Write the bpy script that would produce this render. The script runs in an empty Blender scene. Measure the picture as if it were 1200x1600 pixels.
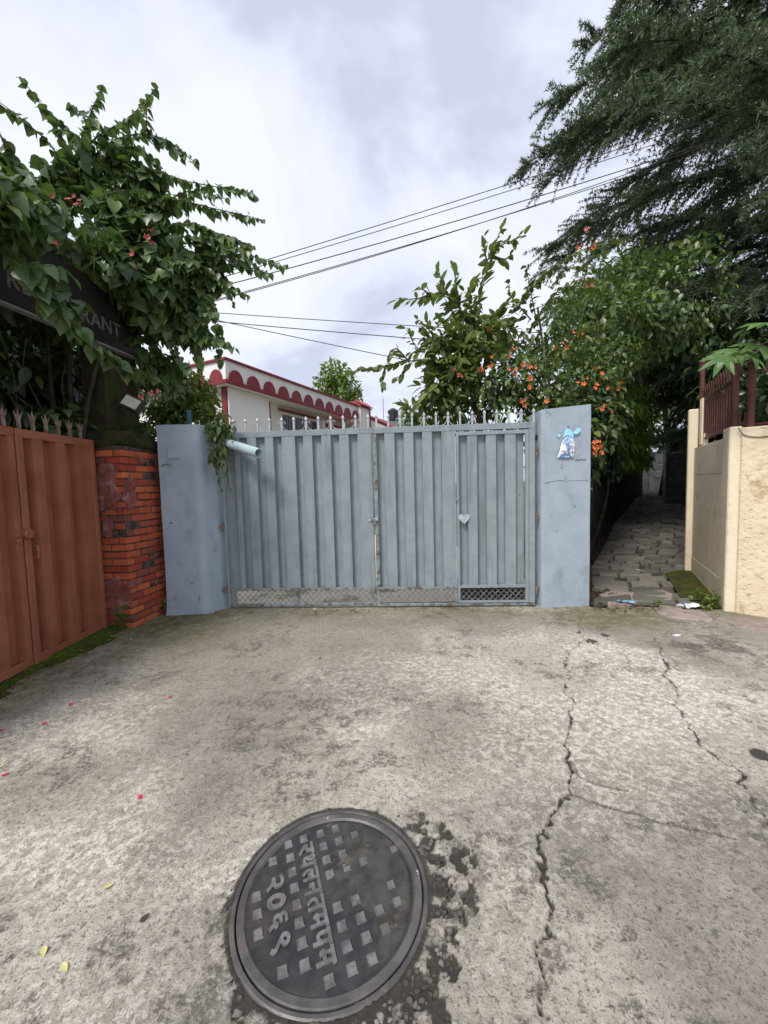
import bpy, math, random
import numpy as np
from mathutils import Matrix, Vector, noise as mnoise

C = bpy.context.scene
COL = C.collection
rng = np.random.default_rng(11)
random.seed(5)

# ------------------------------------------------------------------ camera
cd = bpy.data.cameras.new('camera')
cam = bpy.data.objects.new('camera', cd)
COL.objects.link(cam)
CAM = Vector((0, 0, 1.55))
PITCH, ROLL = math.radians(3.8), math.radians(1.5)
cd.sensor_fit = 'AUTO'
cd.sensor_width = 36.0
cd.lens = 605.0 / 1600.0 * 36.0
cd.clip_start = 0.05
cd.clip_end = 900
cam.matrix_world = (Matrix.Translation(CAM) @ Matrix.Rotation(math.pi / 2 - PITCH, 4, 'X')
                    @ Matrix.Rotation(-ROLL, 4, 'Z'))
C.camera = cam

# ------------------------------------------------------------------ sky, sun, exposure
SUN_EL, SUN_AZ = math.radians(52), math.radians(216)      # azimuth clockwise from +Y
w = bpy.data.worlds.new('World')
C.world = w
w.use_nodes = True
nt = w.node_tree
for n in list(nt.nodes):
    nt.nodes.remove(n)
def wn(t, **k):
    n = nt.nodes.new(t)
    for a, b in k.items():
        setattr(n, a, b)
    return n
wout = wn('ShaderNodeOutputWorld')
wbg = wn('ShaderNodeBackground')
wbg.inputs['Strength'].default_value = 0.1
sky = wn('ShaderNodeTexSky', sky_type='NISHITA', sun_disc=False)
sky.sun_elevation, sky.sun_rotation = SUN_EL, SUN_AZ
tc = wn('ShaderNodeTexCoord')
sep = wn('ShaderNodeSeparateXYZ')
nt.links.new(tc.outputs['Generated'], sep.inputs[0])
ab = wn('ShaderNodeMath', operation='ABSOLUTE')
nt.links.new(sep.outputs['Z'], ab.inputs[0])
ad = wn('ShaderNodeMath', operation='ADD')
ad.inputs[1].default_value = 0.28
nt.links.new(ab.outputs[0], ad.inputs[0])
dx = wn('ShaderNodeMath', operation='DIVIDE')
dy = wn('ShaderNodeMath', operation='DIVIDE')
for d, ax in ((dx, 'X'), (dy, 'Y')):
    nt.links.new(sep.outputs[ax], d.inputs[0])
    nt.links.new(ad.outputs[0], d.inputs[1])
cmb = wn('ShaderNodeCombineXYZ')
nt.links.new(dx.outputs[0], cmb.inputs[0])
nt.links.new(dy.outputs[0], cmb.inputs[1])
n1 = wn('ShaderNodeTexNoise')
n1.inputs['Scale'].default_value = 1.25
n1.inputs['Detail'].default_value = 5.0
n1.inputs['Roughness'].default_value = 0.56
n1.inputs['Distortion'].default_value = 0.5
off = wn('ShaderNodeVectorMath', operation='ADD')
off.inputs[1].default_value = (9.9, 4.1, 0)
nt.links.new(cmb.outputs[0], off.inputs[0])
nt.links.new(off.outputs[0], n1.inputs['Vector'])
rmp = wn('ShaderNodeValToRGB')
e = rmp.color_ramp.elements
e[0].position, e[0].color = 0.41, (3.1, 3.25, 4.0, 1)
e[1].position, e[1].color = 0.60, (4.6, 4.72, 5.0, 1)
m = e.new(0.49); m.color = (4.05, 4.2, 4.85, 1)
nt.links.new(n1.outputs['Fac'], rmp.inputs[0])
mx = wn('ShaderNodeMix', data_type='RGBA')
mx.inputs['Factor'].default_value = 0.9
nt.links.new(sky.outputs[0], mx.inputs['A'])
nt.links.new(rmp.outputs[0], mx.inputs['B'])
nt.links.new(mx.outputs['Result'], wbg.inputs['Color'])
nt.links.new(wbg.outputs[0], wout.inputs[0])

sl = bpy.data.lights.new('sun', 'SUN')
sl.energy = 1.5
sl.angle = math.radians(17)
sl.color = (1.0, 0.95, 0.88)
sun = bpy.data.objects.new('sun', sl)
COL.objects.link(sun)
to_sun = Vector((math.sin(SUN_AZ) * math.cos(SUN_EL), math.cos(SUN_AZ) * math.cos(SUN_EL), math.sin(SUN_EL)))
sun.rotation_euler = to_sun.to_track_quat('Z', 'Y').to_euler()
sun.location = (-3, -6, 12)

vs = C.view_settings
vs.view_transform = 'Standard'
try:
    vs.look = 'None'
except Exception:
    pass
vs.exposure = 1.14
vs.gamma = 1.0
vs.use_curve_mapping = False
C.render.engine = 'CYCLES'
C.cycles.max_bounces = 6
C.cycles.transparent_max_bounces = 8

# ------------------------------------------------------------------ helpers
def V(*a):
    return np.array(a, float)
def props(o, label=None, cat=None, group=None, kind=None):
    if label: o['label'] = label
    if cat: o['category'] = cat
    if group: o['group'] = group
    if kind: o['kind'] = kind
    return o
def wloc(o):
    p = V(0, 0, 0)
    while o is not None:
        p = p + np.array(o.location)
        o = o.parent
    return p
def thing(name, label, cat, loc, group=None):
    o = bpy.data.objects.new(name, None)
    COL.objects.link(o)
    o.location = loc
    o.empty_display_size = 0.1
    return props(o, label, cat, group)
def mesh_np(name, verts, tris, mat, smooth=False):
    verts = np.asarray(verts, np.float32)
    tris = np.asarray(tris, np.int32)
    k = tris.shape[1]
    me = bpy.data.meshes.new(name)
    me.vertices.add(len(verts))
    me.vertices.foreach_set('co', verts.ravel())
    me.loops.add(tris.size)
    me.loops.foreach_set('vertex_index', tris.ravel())
    me.polygons.add(len(tris))
    me.polygons.foreach_set('loop_start', np.arange(0, tris.size, k, dtype=np.int32))
    me.polygons.foreach_set('loop_total', np.full(len(tris), k, np.int32))
    if smooth:
        me.polygons.foreach_set('use_smooth', np.ones(len(tris), bool))
    me.materials.append(mat)
    me.update(calc_edges=True)
    return me
def link(me, name, parent=None, loc=None, **kw):
    o = bpy.data.objects.new(name, me)
    COL.objects.link(o)
    if parent is not None:
        o.parent = parent
    if loc is not None:
        o.location = loc
    return props(o, **kw)
def put(me, name, M, parent=None, **kw):
    """an object sharing a mesh, placed by a world matrix"""
    o = bpy.data.objects.new(name, me)
    COL.objects.link(o)
    if parent is not None:
        o.parent = parent
        M = Matrix.Translation(-Vector(wloc(parent))) @ M
    o.matrix_basis = M
    return props(o, **kw)

class MB:
    """collects shapes (world coordinates) and links them as ONE mesh object"""
    def __init__(s):
        s.v, s.f = [], []
    def add(s, vs, fs):
        b = len(s.v)
        s.v += [tuple(map(float, p)) for p in vs]
        s.f += [tuple(i + b for i in f) for f in fs]
        return s
    def hexa(s, p):     # 8 points: bottom 4 ccw, top 4 ccw
        return s.add(p, [(3, 2, 1, 0), (4, 5, 6, 7), (0, 1, 5, 4), (1, 2, 6, 5), (2, 3, 7, 6), (3, 0, 4, 7)])
    def box(s, x0, x1, y0, y1, z0, z1, fr=None, bev=0.0):
        """box in frame fr (origin, ex, ey) or world axes; bev chamfers all edges"""
        if bev > 0:
            bm_v = []
            X, Y, Z = (x0, x1), (y0, y1), (z0, z1)
            pts, fs = [], []
            idx = {}
            for i in (0, 1):
                for j in (0, 1):
                    for k in (0, 1):
                        for a in range(3):
                            q = [X[i], Y[j], Z[k]]
                            sg = [(1 if i == 0 else -1), (1 if j == 0 else -1), (1 if k == 0 else -1)]
                            for b in range(3):
                                if b != a:
                                    q[b] += sg[b] * bev
                            idx[(i, j, k, a)] = len(pts)
                            pts.append(q)
            for a in range(3):
                o = [b for b in range(3) if b != a]
                for sgn in (0, 1):
                    c = []
                    for (u, v_) in ((0, 0), (1, 0), (1, 1), (0, 1)):
                        key = [0, 0, 0]; key[a] = sgn; key[o[0]] = u; key[o[1]] = v_
                        c.append(idx[(key[0], key[1], key[2], a)])
                    flip = (sgn == 0) != (a == 1)
                    fs.append(tuple(c[::-1]) if flip else tuple(c))
            for a in range(3):
                o = [b for b in range(3) if b != a]
                for u in (0, 1):
                    for v_ in (0, 1):
                        k0 = [0, 0, 0]; k1 = [0, 0, 0]
                        k0[a], k1[a] = 0, 1
                        k0[o[0]] = k1[o[0]] = u
                        k0[o[1]] = k1[o[1]] = v_
                        c = [idx[(*k0, o[0])], idx[(*k1, o[0])], idx[(*k1, o[1])], idx[(*k0, o[1])]]
                        fs.append(tuple(c))
            for i in (0, 1):
                for j in (0, 1):
                    for k in (0, 1):
                        fs.append((idx[(i, j, k, 0)], idx[(i, j, k, 1)], idx[(i, j, k, 2)]))
            ps = [s.tr(q, fr) for q in pts]
            return s.add(ps, fs)
        p = [(x0, y0, z0), (x1, y0, z0), (x1, y1, z0), (x0, y1, z0), (x0, y0, z1), (x1, y0, z1), (x1, y1, z1), (x0, y1, z1)]
        return s.hexa([s.tr(q, fr) for q in p])
    @staticmethod
    def tr(q, fr):
        if fr is None:
            return q
        o, ex, ey = fr
        return (o[0] + ex[0] * q[0] + ey[0] * q[1], o[1] + ex[1] * q[0] + ey[1] * q[1], (o[2] if len(o) > 2 else 0) + q[2])
    def tube(s, pts, r, n=6, cap=True):
        pts = [np.array(p, float) for p in pts]
        rs = r if hasattr(r, '__len__') else [r] * len(pts)
        vs, fs = [], []
        up = V(0.13, 0.07, 1)
        prev = None
        for i, p in enumerate(pts):
            a = pts[min(i + 1, len(pts) - 1)] - pts[max(i - 1, 0)]
            a = a / (np.linalg.norm(a) + 1e-9)
            if prev is None:
                x = np.cross(a, up)
                if np.linalg.norm(x) < 0.05:
                    x = np.cross(a, V(1, 0.1, 0))
            else:
                x = prev - a * np.dot(prev, a)
            x = x / (np.linalg.norm(x) + 1e-9)
            prev = x
            y = np.cross(a, x)
            for k in range(n):
                t = 2 * math.pi * k / n
                vs.append(p + rs[i] * (math.cos(t) * x + math.sin(t) * y))
        for i in range(len(pts) - 1):
            for k in range(n):
                k2 = (k + 1) % n
                fs.append((i * n + k, i * n + k2, (i + 1) * n + k2, (i + 1) * n + k))
        if cap:
            fs.append(tuple(range(n))[::-1])
            fs.append(tuple((len(pts) - 1) * n + k for k in range(n)))
        return s.add(vs, fs)
    def lathe(s, c, prof, n=48):   # prof [(r,z)] about the vertical through c; r==0 ends close
        vs, fs = [], []
        for (r, z) in prof:
            for k in range(n):
                t = 2 * math.pi * k / n
                vs.append((c[0] + r * math.cos(t), c[1] + r * math.sin(t), c[2] + z))
        for i in range(len(prof) - 1):
            for k in range(n):
                k2 = (k + 1) % n
                fs.append((i * n + k, i * n + k2, (i + 1) * n + k2, (i + 1) * n + k))
        return s.add(vs, fs)
    def cone(s, p, r, h, n=4, rot=0.785):
        vs = [(p[0] + r * math.cos(rot + 2 * math.pi * k / n), p[1] + r * math.sin(rot + 2 * math.pi * k / n), p[2]) for k in range(n)] + [(p[0], p[1], p[2] + h)]
        return s.add(vs, [(k, (k + 1) % n, n) for k in range(n)] + [tuple(range(n))[::-1]])
    def prism(s, poly, nvec):      # poly: planar 3D points, nvec: extrusion vector
        n = len(poly)
        poly = [np.array(p, float) for p in poly]
        nv = np.array(nvec, float)
        vs = poly + [p + nv for p in poly]
        return s.add(vs, [tuple(range(n))[::-1], tuple(range(n, 2 * n))] + [(i, (i + 1) % n, n + (i + 1) % n, n + i) for i in range(n)])
    def build(s, name, mat, parent=None, smooth=False, **kw):
        me = bpy.data.meshes.new(name)
        if parent is not None:
            o0 = wloc(parent)
        else:
            a = np.array(s.v)
            o0 = V((a[:, 0].min() + a[:, 0].max()) / 2, (a[:, 1].min() + a[:, 1].max()) / 2, a[:, 2].min())
        me.from_pydata([(p[0] - o0[0], p[1] - o0[1], p[2] - o0[2]) for p in s.v], [], s.f)
        me.materials.append(mat)
        import bmesh
        bm = bmesh.new(); bm.from_mesh(me)
        bmesh.ops.recalc_face_normals(bm, faces=bm.faces)
        bm.to_mesh(me); bm.free()
        if smooth:
            for p in me.polygons:
                p.use_smooth = True
        me.update()
        return link(me, name, parent, None if parent is not None else o0, **kw)

def frame(p0, p1, z=0.0):
    """ground frame: origin p0, ex along p0->p1, ey to the left of it"""
    d = V(p1[0] - p0[0], p1[1] - p0[1])
    L = np.linalg.norm(d)
    d = d / L
    return (p0[0], p0[1], z), (d[0], d[1]), (-d[1], d[0]), L

def curve_pts(P, n=8):
    """Catmull-Rom through the points"""
    P = [np.array(p, float) for p in P]
    if len(P) == 2:
        return [P[0] + (P[1] - P[0]) * t for t in np.linspace(0, 1, n + 1)]
    Q = [2 * P[0] - P[1]] + P + [2 * P[-1] - P[-2]]
    out = []
    for i in range(1, len(Q) - 2):
        for t in np.linspace(0, 1, n, endpoint=False):
            a, b, c, d = Q[i - 1], Q[i], Q[i + 1], Q[i + 2]
            out.append(0.5 * ((2 * b) + (-a + c) * t + (2 * a - 5 * b + 4 * c - d) * t * t + (-a + 3 * b - 3 * c + d) * t ** 3))
    out.append(P[-1])
    return out

# value noise in numpy
def _h(ix, iy, seed):
    n = (ix * 374761393 + iy * 668265263 + seed * 1274126177) & 0x7fffffff
    n = ((n ^ (n >> 13)) * 1274126177) & 0x7fffffff
    return ((n ^ (n >> 16)) & 0xffff) / 65535.0
def vn(x, y, seed=0):
    ix, iy = np.floor(x).astype(np.int64), np.floor(y).astype(np.int64)
    fx, fy = x - ix, y - iy
    fx, fy = fx * fx * (3 - 2 * fx), fy * fy * (3 - 2 * fy)
    a, b = _h(ix, iy, seed), _h(ix + 1, iy, seed)
    c, d = _h(ix, iy + 1, seed), _h(ix + 1, iy + 1, seed)
    return (a + (b - a) * fx) * (1 - fy) + (c + (d - c) * fx) * fy
def fbm(x, y, o=4, seed=0):
    s, a, t = 0, 1.0, 0
    for i in range(o):
        s = s + a * vn(x * 2 ** i + 17.3 * i, y * 2 ** i - 9.1 * i, seed + i)
        t += a
        a *= 0.5
    return s / t
def sstep(a, b, x):
    t = np.clip((x - a) / (b - a), 0, 1)
    return t * t * (3 - 2 * t)
def terrain(x, y):
    return 0.078 * np.clip(np.asarray(y, float) - 5.0, -0.0, 22) * sstep(1.7, 2.6, np.asarray(x, float))

# ------------------------------------------------------------------ materials
class NT:
    def __init__(s, name):
        s.m = bpy.data.materials.new(name)
        s.m.use_nodes = True
        s.t = s.m.node_tree
        s.b = s.t.nodes['Principled BSDF']
        s.out = s.t.nodes['Material Output']
        s.tc = s.t.nodes.new('ShaderNodeTexCoord')
        oi = s.t.nodes.new('ShaderNodeObjectInfo')
        s.oi = oi
        mul = s.n('ShaderNodeVectorMath', operation='ADD')
        s.l(s.tc.outputs['Object'], mul.inputs[0])
        sc = s.n('ShaderNodeMath', operation='MULTIPLY')
        s.l(oi.outputs['Random'], sc.inputs[0]); sc.inputs[1].default_value = 37.0
        s.l(sc.outputs[0], mul.inputs[1])
        s.co = mul.outputs[0]
    def n(s, t, **k):
        q = s.t.nodes.new(t)
        for a, b in k.items():
            setattr(q, a, b)
        return q
    def l(s, a, b):
        s.t.links.new(a, b)
    def noise(s, scale, detail=4, rough=0.55, stretch=None, dist=0.0):
        q = s.n('ShaderNodeTexNoise')
        q.inputs['Scale'].default_value = scale
        q.inputs['Detail'].default_value = detail
        q.inputs['Roughness'].default_value = rough
        q.inputs['Distortion'].default_value = dist
        if stretch:
            mp = s.n('ShaderNodeMapping')
            mp.inputs['Scale'].default_value = stretch
            s.l(s.co, mp.inputs[0])
            s.l(mp.outputs[0], q.inputs['Vector'])
        else:
            s.l(s.co, q.inputs['Vector'])
        return q.outputs['Fac']
    def vor(s, scale, feature='F1'):
        q = s.n('ShaderNodeTexVoronoi', feature=feature)
        q.inputs['Scale'].default_value = scale
        s.l(s.co, q.inputs['Vector'])
        return q.outputs['Distance']
    def ramp(s, fac, a, b):
        q = s.n('ShaderNodeMapRange', interpolation_type='SMOOTHSTEP')
        q.inputs['From Min'].default_value = a
        q.inputs['From Max'].default_value = b
        s.l(fac, q.inputs['Value'])
        return q.outputs['Result']
    def math(s, op, a, b=None):
        q = s.n('ShaderNodeMath', operation=op)
        for i, v in enumerate((a, b)):
            if v is None: continue
            if isinstance(v, (int, float)): q.inputs[i].default_value = v
            else: s.l(v, q.inputs[i])
        return q.outputs[0]
    def mix(s, fac, a, b, blend='MIX'):
        q = s.n('ShaderNodeMix', data_type='RGBA', blend_type=blend)
        if isinstance(fac, (int, float)): q.inputs['Factor'].default_value = fac
        else: s.l(fac, q.inputs['Factor'])
        for k, v in (('A', a), ('B', b)):
            if isinstance(v, tuple): q.inputs[k].default_value = (*v[:3], 1)
            else: s.l(v, q.inputs[k])
        return q.outputs['Result']
    def attr(s, name):
        q = s.n('ShaderNodeAttribute', attribute_name=name)
        return q.outputs['Fac']
    def bump(s, h, strength, dist=0.01, prev=None):
        q = s.n('ShaderNodeBump')
        q.inputs['Strength'].default_value = strength
        q.inputs['Distance'].default_value = dist
        s.l(h, q.inputs['Height'])
        if prev is not None:
            s.l(prev, q.inputs['Normal'])
        return q.outputs[0]
    def fin(s, col, rough=0.6, spec=0.3, metal=0.0, normal=None):
        if isinstance(col, tuple): s.b.inputs['Base Color'].default_value = (*col[:3], 1)
        else: s.l(col, s.b.inputs['Base Color'])
        if isinstance(rough, (int, float)): s.b.inputs['Roughness'].default_value = rough
        else: s.l(rough, s.b.inputs['Roughness'])
        s.b.inputs['Specular IOR Level'].default_value = spec
        s.b.inputs['Metallic'].default_value = metal
        if normal is not None: s.l(normal, s.b.inputs['Normal'])
        return s.m

def surf(name, c1, c2, scale=6, rough=0.65, spec=0.3, metal=0.0, bump=0.25, bscale=60, bdist=0.004,
         stain=None, sscale=3, sthr=(0.55, 0.7), sstretch=None, sfac=0.8, lo=0.35, hi=0.65, stain2=None, s2scale=20, s2thr=(0.6, 0.68), stretch=None):
    t = NT(name)
    col = t.mix(t.ramp(t.noise(scale, 5, 0.6, stretch), lo, hi), c1, c2)
    if stain:
        f = t.math('MULTIPLY', t.ramp(t.noise(sscale, 6, 0.62, sstretch), *sthr), sfac)
        col = t.mix(f, col, stain)
    if stain2:
        f = t.ramp(t.noise(s2scale, 5, 0.65), *s2thr)
        col = t.mix(f, col, stain2)
    nrm = t.bump(t.noise(bscale, 5, 0.6), bump, bdist) if bump else None
    return t.fin(col, rough, spec, metal, nrm)

def leafmat(name, dark, light, yellow=None, gloss=0.38, trans=0.3):
    t = NT(name)
    geo = t.n('ShaderNodeNewGeometry')
    r = t.math('FRACT', t.math('ADD', geo.outputs['Random Per Island'], t.oi.outputs['Random']))
    col = t.mix(r, dark, light)
    if yellow:
        r2 = t.math('FRACT', t.math('MULTIPLY', r, 13.7))
        col = t.mix(t.ramp(r2, 0.86, 0.97), col, yellow)
    col = t.mix(t.ramp(t.noise(22, 3), 0.35, 0.75), col, t.mix(0.6, col, dark))
    t.fin(col, gloss, 0.5)
    tr = t.n('ShaderNodeBsdfTranslucent')
    t.l(t.mix(0.5, col, (light[0] * 1.2, light[1] * 1.5, light[2] * 0.6)), tr.inputs[0])
    ms = t.n('ShaderNodeMixShader')
    ms.inputs[0].default_value = trans
    t.l(t.b.outputs[0], ms.inputs[1]); t.l(tr.outputs[0], ms.inputs[2])
    t.l(ms.outputs[0], t.out.inputs['Surface'])
    return t.m

M = {}
M['blue_metal'] = surf('blue_metal', (0.222, 0.268, 0.292), (0.265, 0.312, 0.336), 5, 0.5, 0.4, 0, 0.12, 90, 0.003,
                       stain=(0.13, 0.15, 0.155), sscale=3.2, sthr=(0.50, 0.72), sstretch=(3.5, 3.5, 0.35), sfac=0.55, stain2=(0.12, 0.085, 0.06), s2scale=22, s2thr=(0.66, 0.70))
M['blue_dirty'] = surf('blue_dirty', (0.25, 0.30, 0.325), (0.17, 0.19, 0.185), 12, 0.6, 0.3, 0, 0.3, 70, 0.004,
                       stain=(0.11, 0.085, 0.06), sscale=14, sthr=(0.52, 0.60), sfac=0.9)
M['finial_metal'] = surf('finial_metal', (0.46, 0.51, 0.53), (0.34, 0.39, 0.41), 20, 0.5, 0.4, 0.1, 0.15, 90, 0.002, stain=(0.17, 0.13, 0.10), sscale=30, sthr=(0.6, 0.7))
M['wire_mesh'] = surf('wire_mesh', (0.26, 0.27, 0.265), (0.12, 0.11, 0.09), 18, 0.55, 0.4, 0.1, 0.1)
M['rust'] = surf('rust', (0.13, 0.065, 0.045), (0.25, 0.20, 0.18), 30, 0.75, 0.2, 0.1, 0.5)
M['blue_plaster'] = surf('blue_plaster', (0.305, 0.368, 0.43), (0.355, 0.42, 0.485), 4, 0.6, 0.3, 0, 0.5, 26, 0.008,
                         stain=(0.185, 0.215, 0.23), sscale=3.0, sthr=(0.53, 0.74), sstretch=(1.5, 1.5, 0.7), sfac=0.6, stain2=(0.15, 0.16, 0.155), s2scale=11, s2thr=(0.65, 0.71))
M['brown_metal'] = surf('brown_metal', (0.265, 0.090, 0.048), (0.325, 0.118, 0.066), 4, 0.45, 0.4, 0, 0.15, 70, 0.003,
                        stain=(0.14, 0.055, 0.035), sscale=2.5, sthr=(0.52, 0.75), sstretch=(2, 2, 0.6), sfac=0.5, stain2=(0.35, 0.2, 0.14), s2scale=30, s2thr=(0.74, 0.77))
M['dark_finial'] = surf('dark_finial', (0.20, 0.09, 0.065), (0.30, 0.28, 0.25), 14, 0.5, 0.4, 0.2, 0.1)
def brickmat():
    t = NT('red_brick')
    r = t.oi.outputs['Random']
    col = t.mix(r, (0.33, 0.055, 0.034), (0.56, 0.150, 0.060))
    r2 = t.math('FRACT', t.math('MULTIPLY', r, 7.3))
    col = t.mix(t.ramp(r2, 0.80, 0.97), col, (0.17, 0.07, 0.055))
    col = t.mix(t.ramp(t.noise(9, 6, 0.65), 0.54, 0.74), col, (0.13, 0.055, 0.045))
    col = t.mix(t.ramp(t.noise(30, 5, 0.7), 0.62, 0.72), col, (0.42, 0.28, 0.22))
    return t.fin(col, 0.8, 0.2, 0, t.bump(t.noise(60, 6, 0.65), 0.6, 0.006))
M['brick'] = brickmat()
M['mortar'] = surf('mortar', (0.05, 0.04, 0.035), (0.12, 0.09, 0.075), 14, 0.9, 0.1, 0, 0.6, 40, 0.01)
M['old_render'] = surf('old_render', (0.19, 0.055, 0.05), (0.27, 0.11, 0.09), 10, 0.85, 0.15, 0, 0.7, 30, 0.01, stain=(0.36, 0.24, 0.21), sscale=7, sthr=(0.56, 0.66))
M['mossy_concrete'] = surf('mossy_concrete', (0.024, 0.020, 0.015), (0.050, 0.040, 0.030), 8, 0.9, 0.1, 0, 0.7, 30, 0.015, stain=(0.035, 0.055, 0.012), sscale=6, sthr=(0.45, 0.62))
M['sign_panel'] = surf('sign_panel', (0.020, 0.016, 0.015), (0.032, 0.026, 0.023), 4, 0.45, 0.35, 0, 0.05)
M['sign_letter'] = surf('sign_letter', (0.20, 0.19, 0.175), (0.13, 0.12, 0.11), 12, 0.5, 0.3, 0.2, 0.05)
M['dark_metal'] = surf('dark_metal', (0.02, 0.02, 0.022), (0.04, 0.04, 0.04), 8, 0.5, 0.4, 0.2, 0.1)
M['lamp_glass'] = surf('lamp_glass', (0.62, 0.60, 0.52), (0.5, 0.49, 0.42), 9, 0.25, 0.5, 0, 0.0)
M['white_wall'] = surf('white_wall', (0.80, 0.79, 0.77), (0.84, 0.835, 0.82), 1.2, 0.8, 0.2, 0, 0.2, 20, 0.006, stain=(0.45, 0.43, 0.40), sscale=1.6, sthr=(0.58, 0.8), sstretch=(2, 2, 0.4), sfac=0.5)
M['red_trim'] = surf('red_trim', (0.185, 0.020, 0.030), (0.245, 0.032, 0.042), 3, 0.55, 0.3, 0, 0.1)
M['red_tile'] = surf('red_tile', (0.52, 0.06, 0.045), (0.36, 0.035, 0.035), 8, 0.5, 0.35, 0, 0.2)
M['window_glass'] = surf('window_glass', (0.012, 0.013, 0.015), (0.03, 0.03, 0.03), 2, 0.12, 0.6, 0, 0.0)
M['grey_steel'] = surf('grey_steel', (0.35, 0.36, 0.36), (0.25, 0.25, 0.25), 20, 0.5, 0.4, 0.3, 0.1)
M['pink_wall'] = surf('pink_wall', (0.70, 0.56, 0.48), (0.76, 0.64, 0.56), 1, 0.8, 0.2, 0, 0.1)
M['green_roof'] = surf('green_roof', (0.13, 0.19, 0.17), (0.18, 0.24, 0.22), 2, 0.6, 0.3, 0, 0.1)
M['pipe'] = surf('pipe', (0.50, 0.62, 0.66), (0.42, 0.54, 0.59), 6, 0.35, 0.45, 0, 0.08, stain=(0.25, 0.28, 0.27), sscale=8, sthr=(0.62, 0.75))
M['teal_pipe'] = surf('teal_pipe', (0.03, 0.10, 0.12), (0.05, 0.14, 0.16), 6, 0.5, 0.3)
M['cream'] = surf('cream', (0.74, 0.635, 0.47), (0.79, 0.695, 0.53), 5, 0.75, 0.25, 0, 0.5, 22, 0.010, stain=(0.46, 0.36, 0.24), sscale=5, sthr=(0.54, 0.74), sstretch=(1.4, 1.4, 0.7), sfac=0.6, stain2=(0.30, 0.21, 0.13), s2scale=18, s2thr=(0.71, 0.76))
M['cream_rough'] = surf('cream_rough', (0.71, 0.59, 0.41), (0.77, 0.65, 0.47), 6, 0.75, 0.25, 0, 0.85, 20, 0.018, stain=(0.36, 0.26, 0.16), sscale=16, sthr=(0.57, 0.64), sstretch=(0.8, 0.8, 2.4), sfac=0.7, stain2=(0.48, 0.37, 0.23), s2scale=4, s2thr=(0.55, 0.7))
M['maroon_iron'] = surf('maroon_iron', (0.085, 0.032, 0.028), (0.13, 0.048, 0.040), 8, 0.5, 0.35, 0.1, 0.12, stain=(0.17, 0.08, 0.06), sscale=12, sthr=(0.6, 0.75))
M['grey_concrete'] = surf('grey_concrete', (0.30, 0.29, 0.28), (0.42, 0.41, 0.40), 5, 0.85, 0.2, 0, 0.5, 25, 0.01, stain=(0.10, 0.10, 0.09), sscale=4, sthr=(0.52, 0.7))
M['dark_plank'] = surf('dark_plank', (0.13, 0.125, 0.12), (0.20, 0.19, 0.185), 5, 0.85, 0.2, 0, 0.5, 25, 0.01, stain=(0.04, 0.04, 0.035), sscale=4, sthr=(0.5, 0.7))
M['old_wall'] = surf('old_wall', (0.055, 0.05, 0.045), (0.11, 0.10, 0.09), 3, 0.95, 0.1, 0, 0.9, 14, 0.03, stain=(0.03, 0.045, 0.015), sscale=2.5, sthr=(0.45, 0.65))
M['stone'] = None
def stonemat():
    t = NT('path_stone')
    r = t.oi.outputs['Random']
    col = t.mix(r, (0.085, 0.082, 0.073), (0.185, 0.172, 0.150))
    col = t.mix(t.ramp(t.noise(7, 6, 0.65), 0.5, 0.75), col, (0.10, 0.09, 0.08))
    col = t.mix(t.ramp(t.noise(25, 5, 0.7), 0.6, 0.78), col, (0.24, 0.205, 0.185))
    return t.fin(col, 0.7, 0.3, 0, t.bump(t.noise(22, 6, 0.6), 0.7, 0.012))
M['stone'] = stonemat()
M['soil'] = surf('soil', (0.045, 0.035, 0.026), (0.10, 0.075, 0.055), 14, 0.95, 0.1, 0, 0.9, 30, 0.02, stain=(0.035, 0.05, 0.015), sscale=3, sthr=(0.5, 0.7))
M['yard'] = surf('yard', (0.76, 0.66, 0.52), (0.80, 0.72, 0.60), 2, 0.9, 0.2, 0, 0.4, 25, 0.01, stain=(0.20, 0.22, 0.08), sscale=1.6, sthr=(0.56, 0.68))
M['earth'] = surf('earth', (0.10, 0.10, 0.05), (0.16, 0.14, 0.09), 0.6, 0.95, 0.1, 0, 0.5, 10, 0.03)
M['iron'] = surf('iron', (0.024, 0.024, 0.025), (0.046, 0.045, 0.045), 16, 0.30, 0.5, 0.1, 0.35, 70, 0.003,
                 stain=(0.085, 0.066, 0.060), sscale=5, sthr=(0.52, 0.66), sfac=0.7)
M['iron_worn'] = surf('iron_worn', (0.20, 0.195, 0.19), (0.105, 0.10, 0.097), 26, 0.34, 0.5, 0.15, 0.25, 80, 0.003, stain=(0.13, 0.10, 0.085), sscale=14, sthr=(0.58, 0.7))
M['iron_rim'] = surf('iron_rim', (0.072, 0.069, 0.068), (0.125, 0.116, 0.112), 9, 0.38, 0.45, 0.15, 0.35, 80, 0.003,
                     stain=(0.18, 0.135, 0.115), sscale=8, sthr=(0.56, 0.7), sfac=0.6, stain2=(0.55, 0.50, 0.45), s2scale=10, s2thr=(0.655, 0.69))
M['mud'] = surf('mud', (0.042, 0.041, 0.038), (0.075, 0.072, 0.066), 14, 0.85, 0.15, 0, 0.7, 50, 0.006, stain=(0.15, 0.13, 0.10), sscale=12, sthr=(0.58, 0.7))
M['gravel'] = surf('gravel', (0.06, 0.056, 0.05), (0.26, 0.24, 0.215), 9, 0.8, 0.2, 0, 0.4, lo=0.4, hi=0.75)
M['plastic_white'] = surf('plastic_white', (0.75, 0.76, 0.80), (0.62, 0.66, 0.72), 30, 0.35, 0.4, 0, 0.0)
M['plastic_blue'] = surf('plastic_blue', (0.12, 0.24, 0.36), (0.25, 0.38, 0.48), 30, 0.35, 0.4, 0, 0.0)
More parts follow.
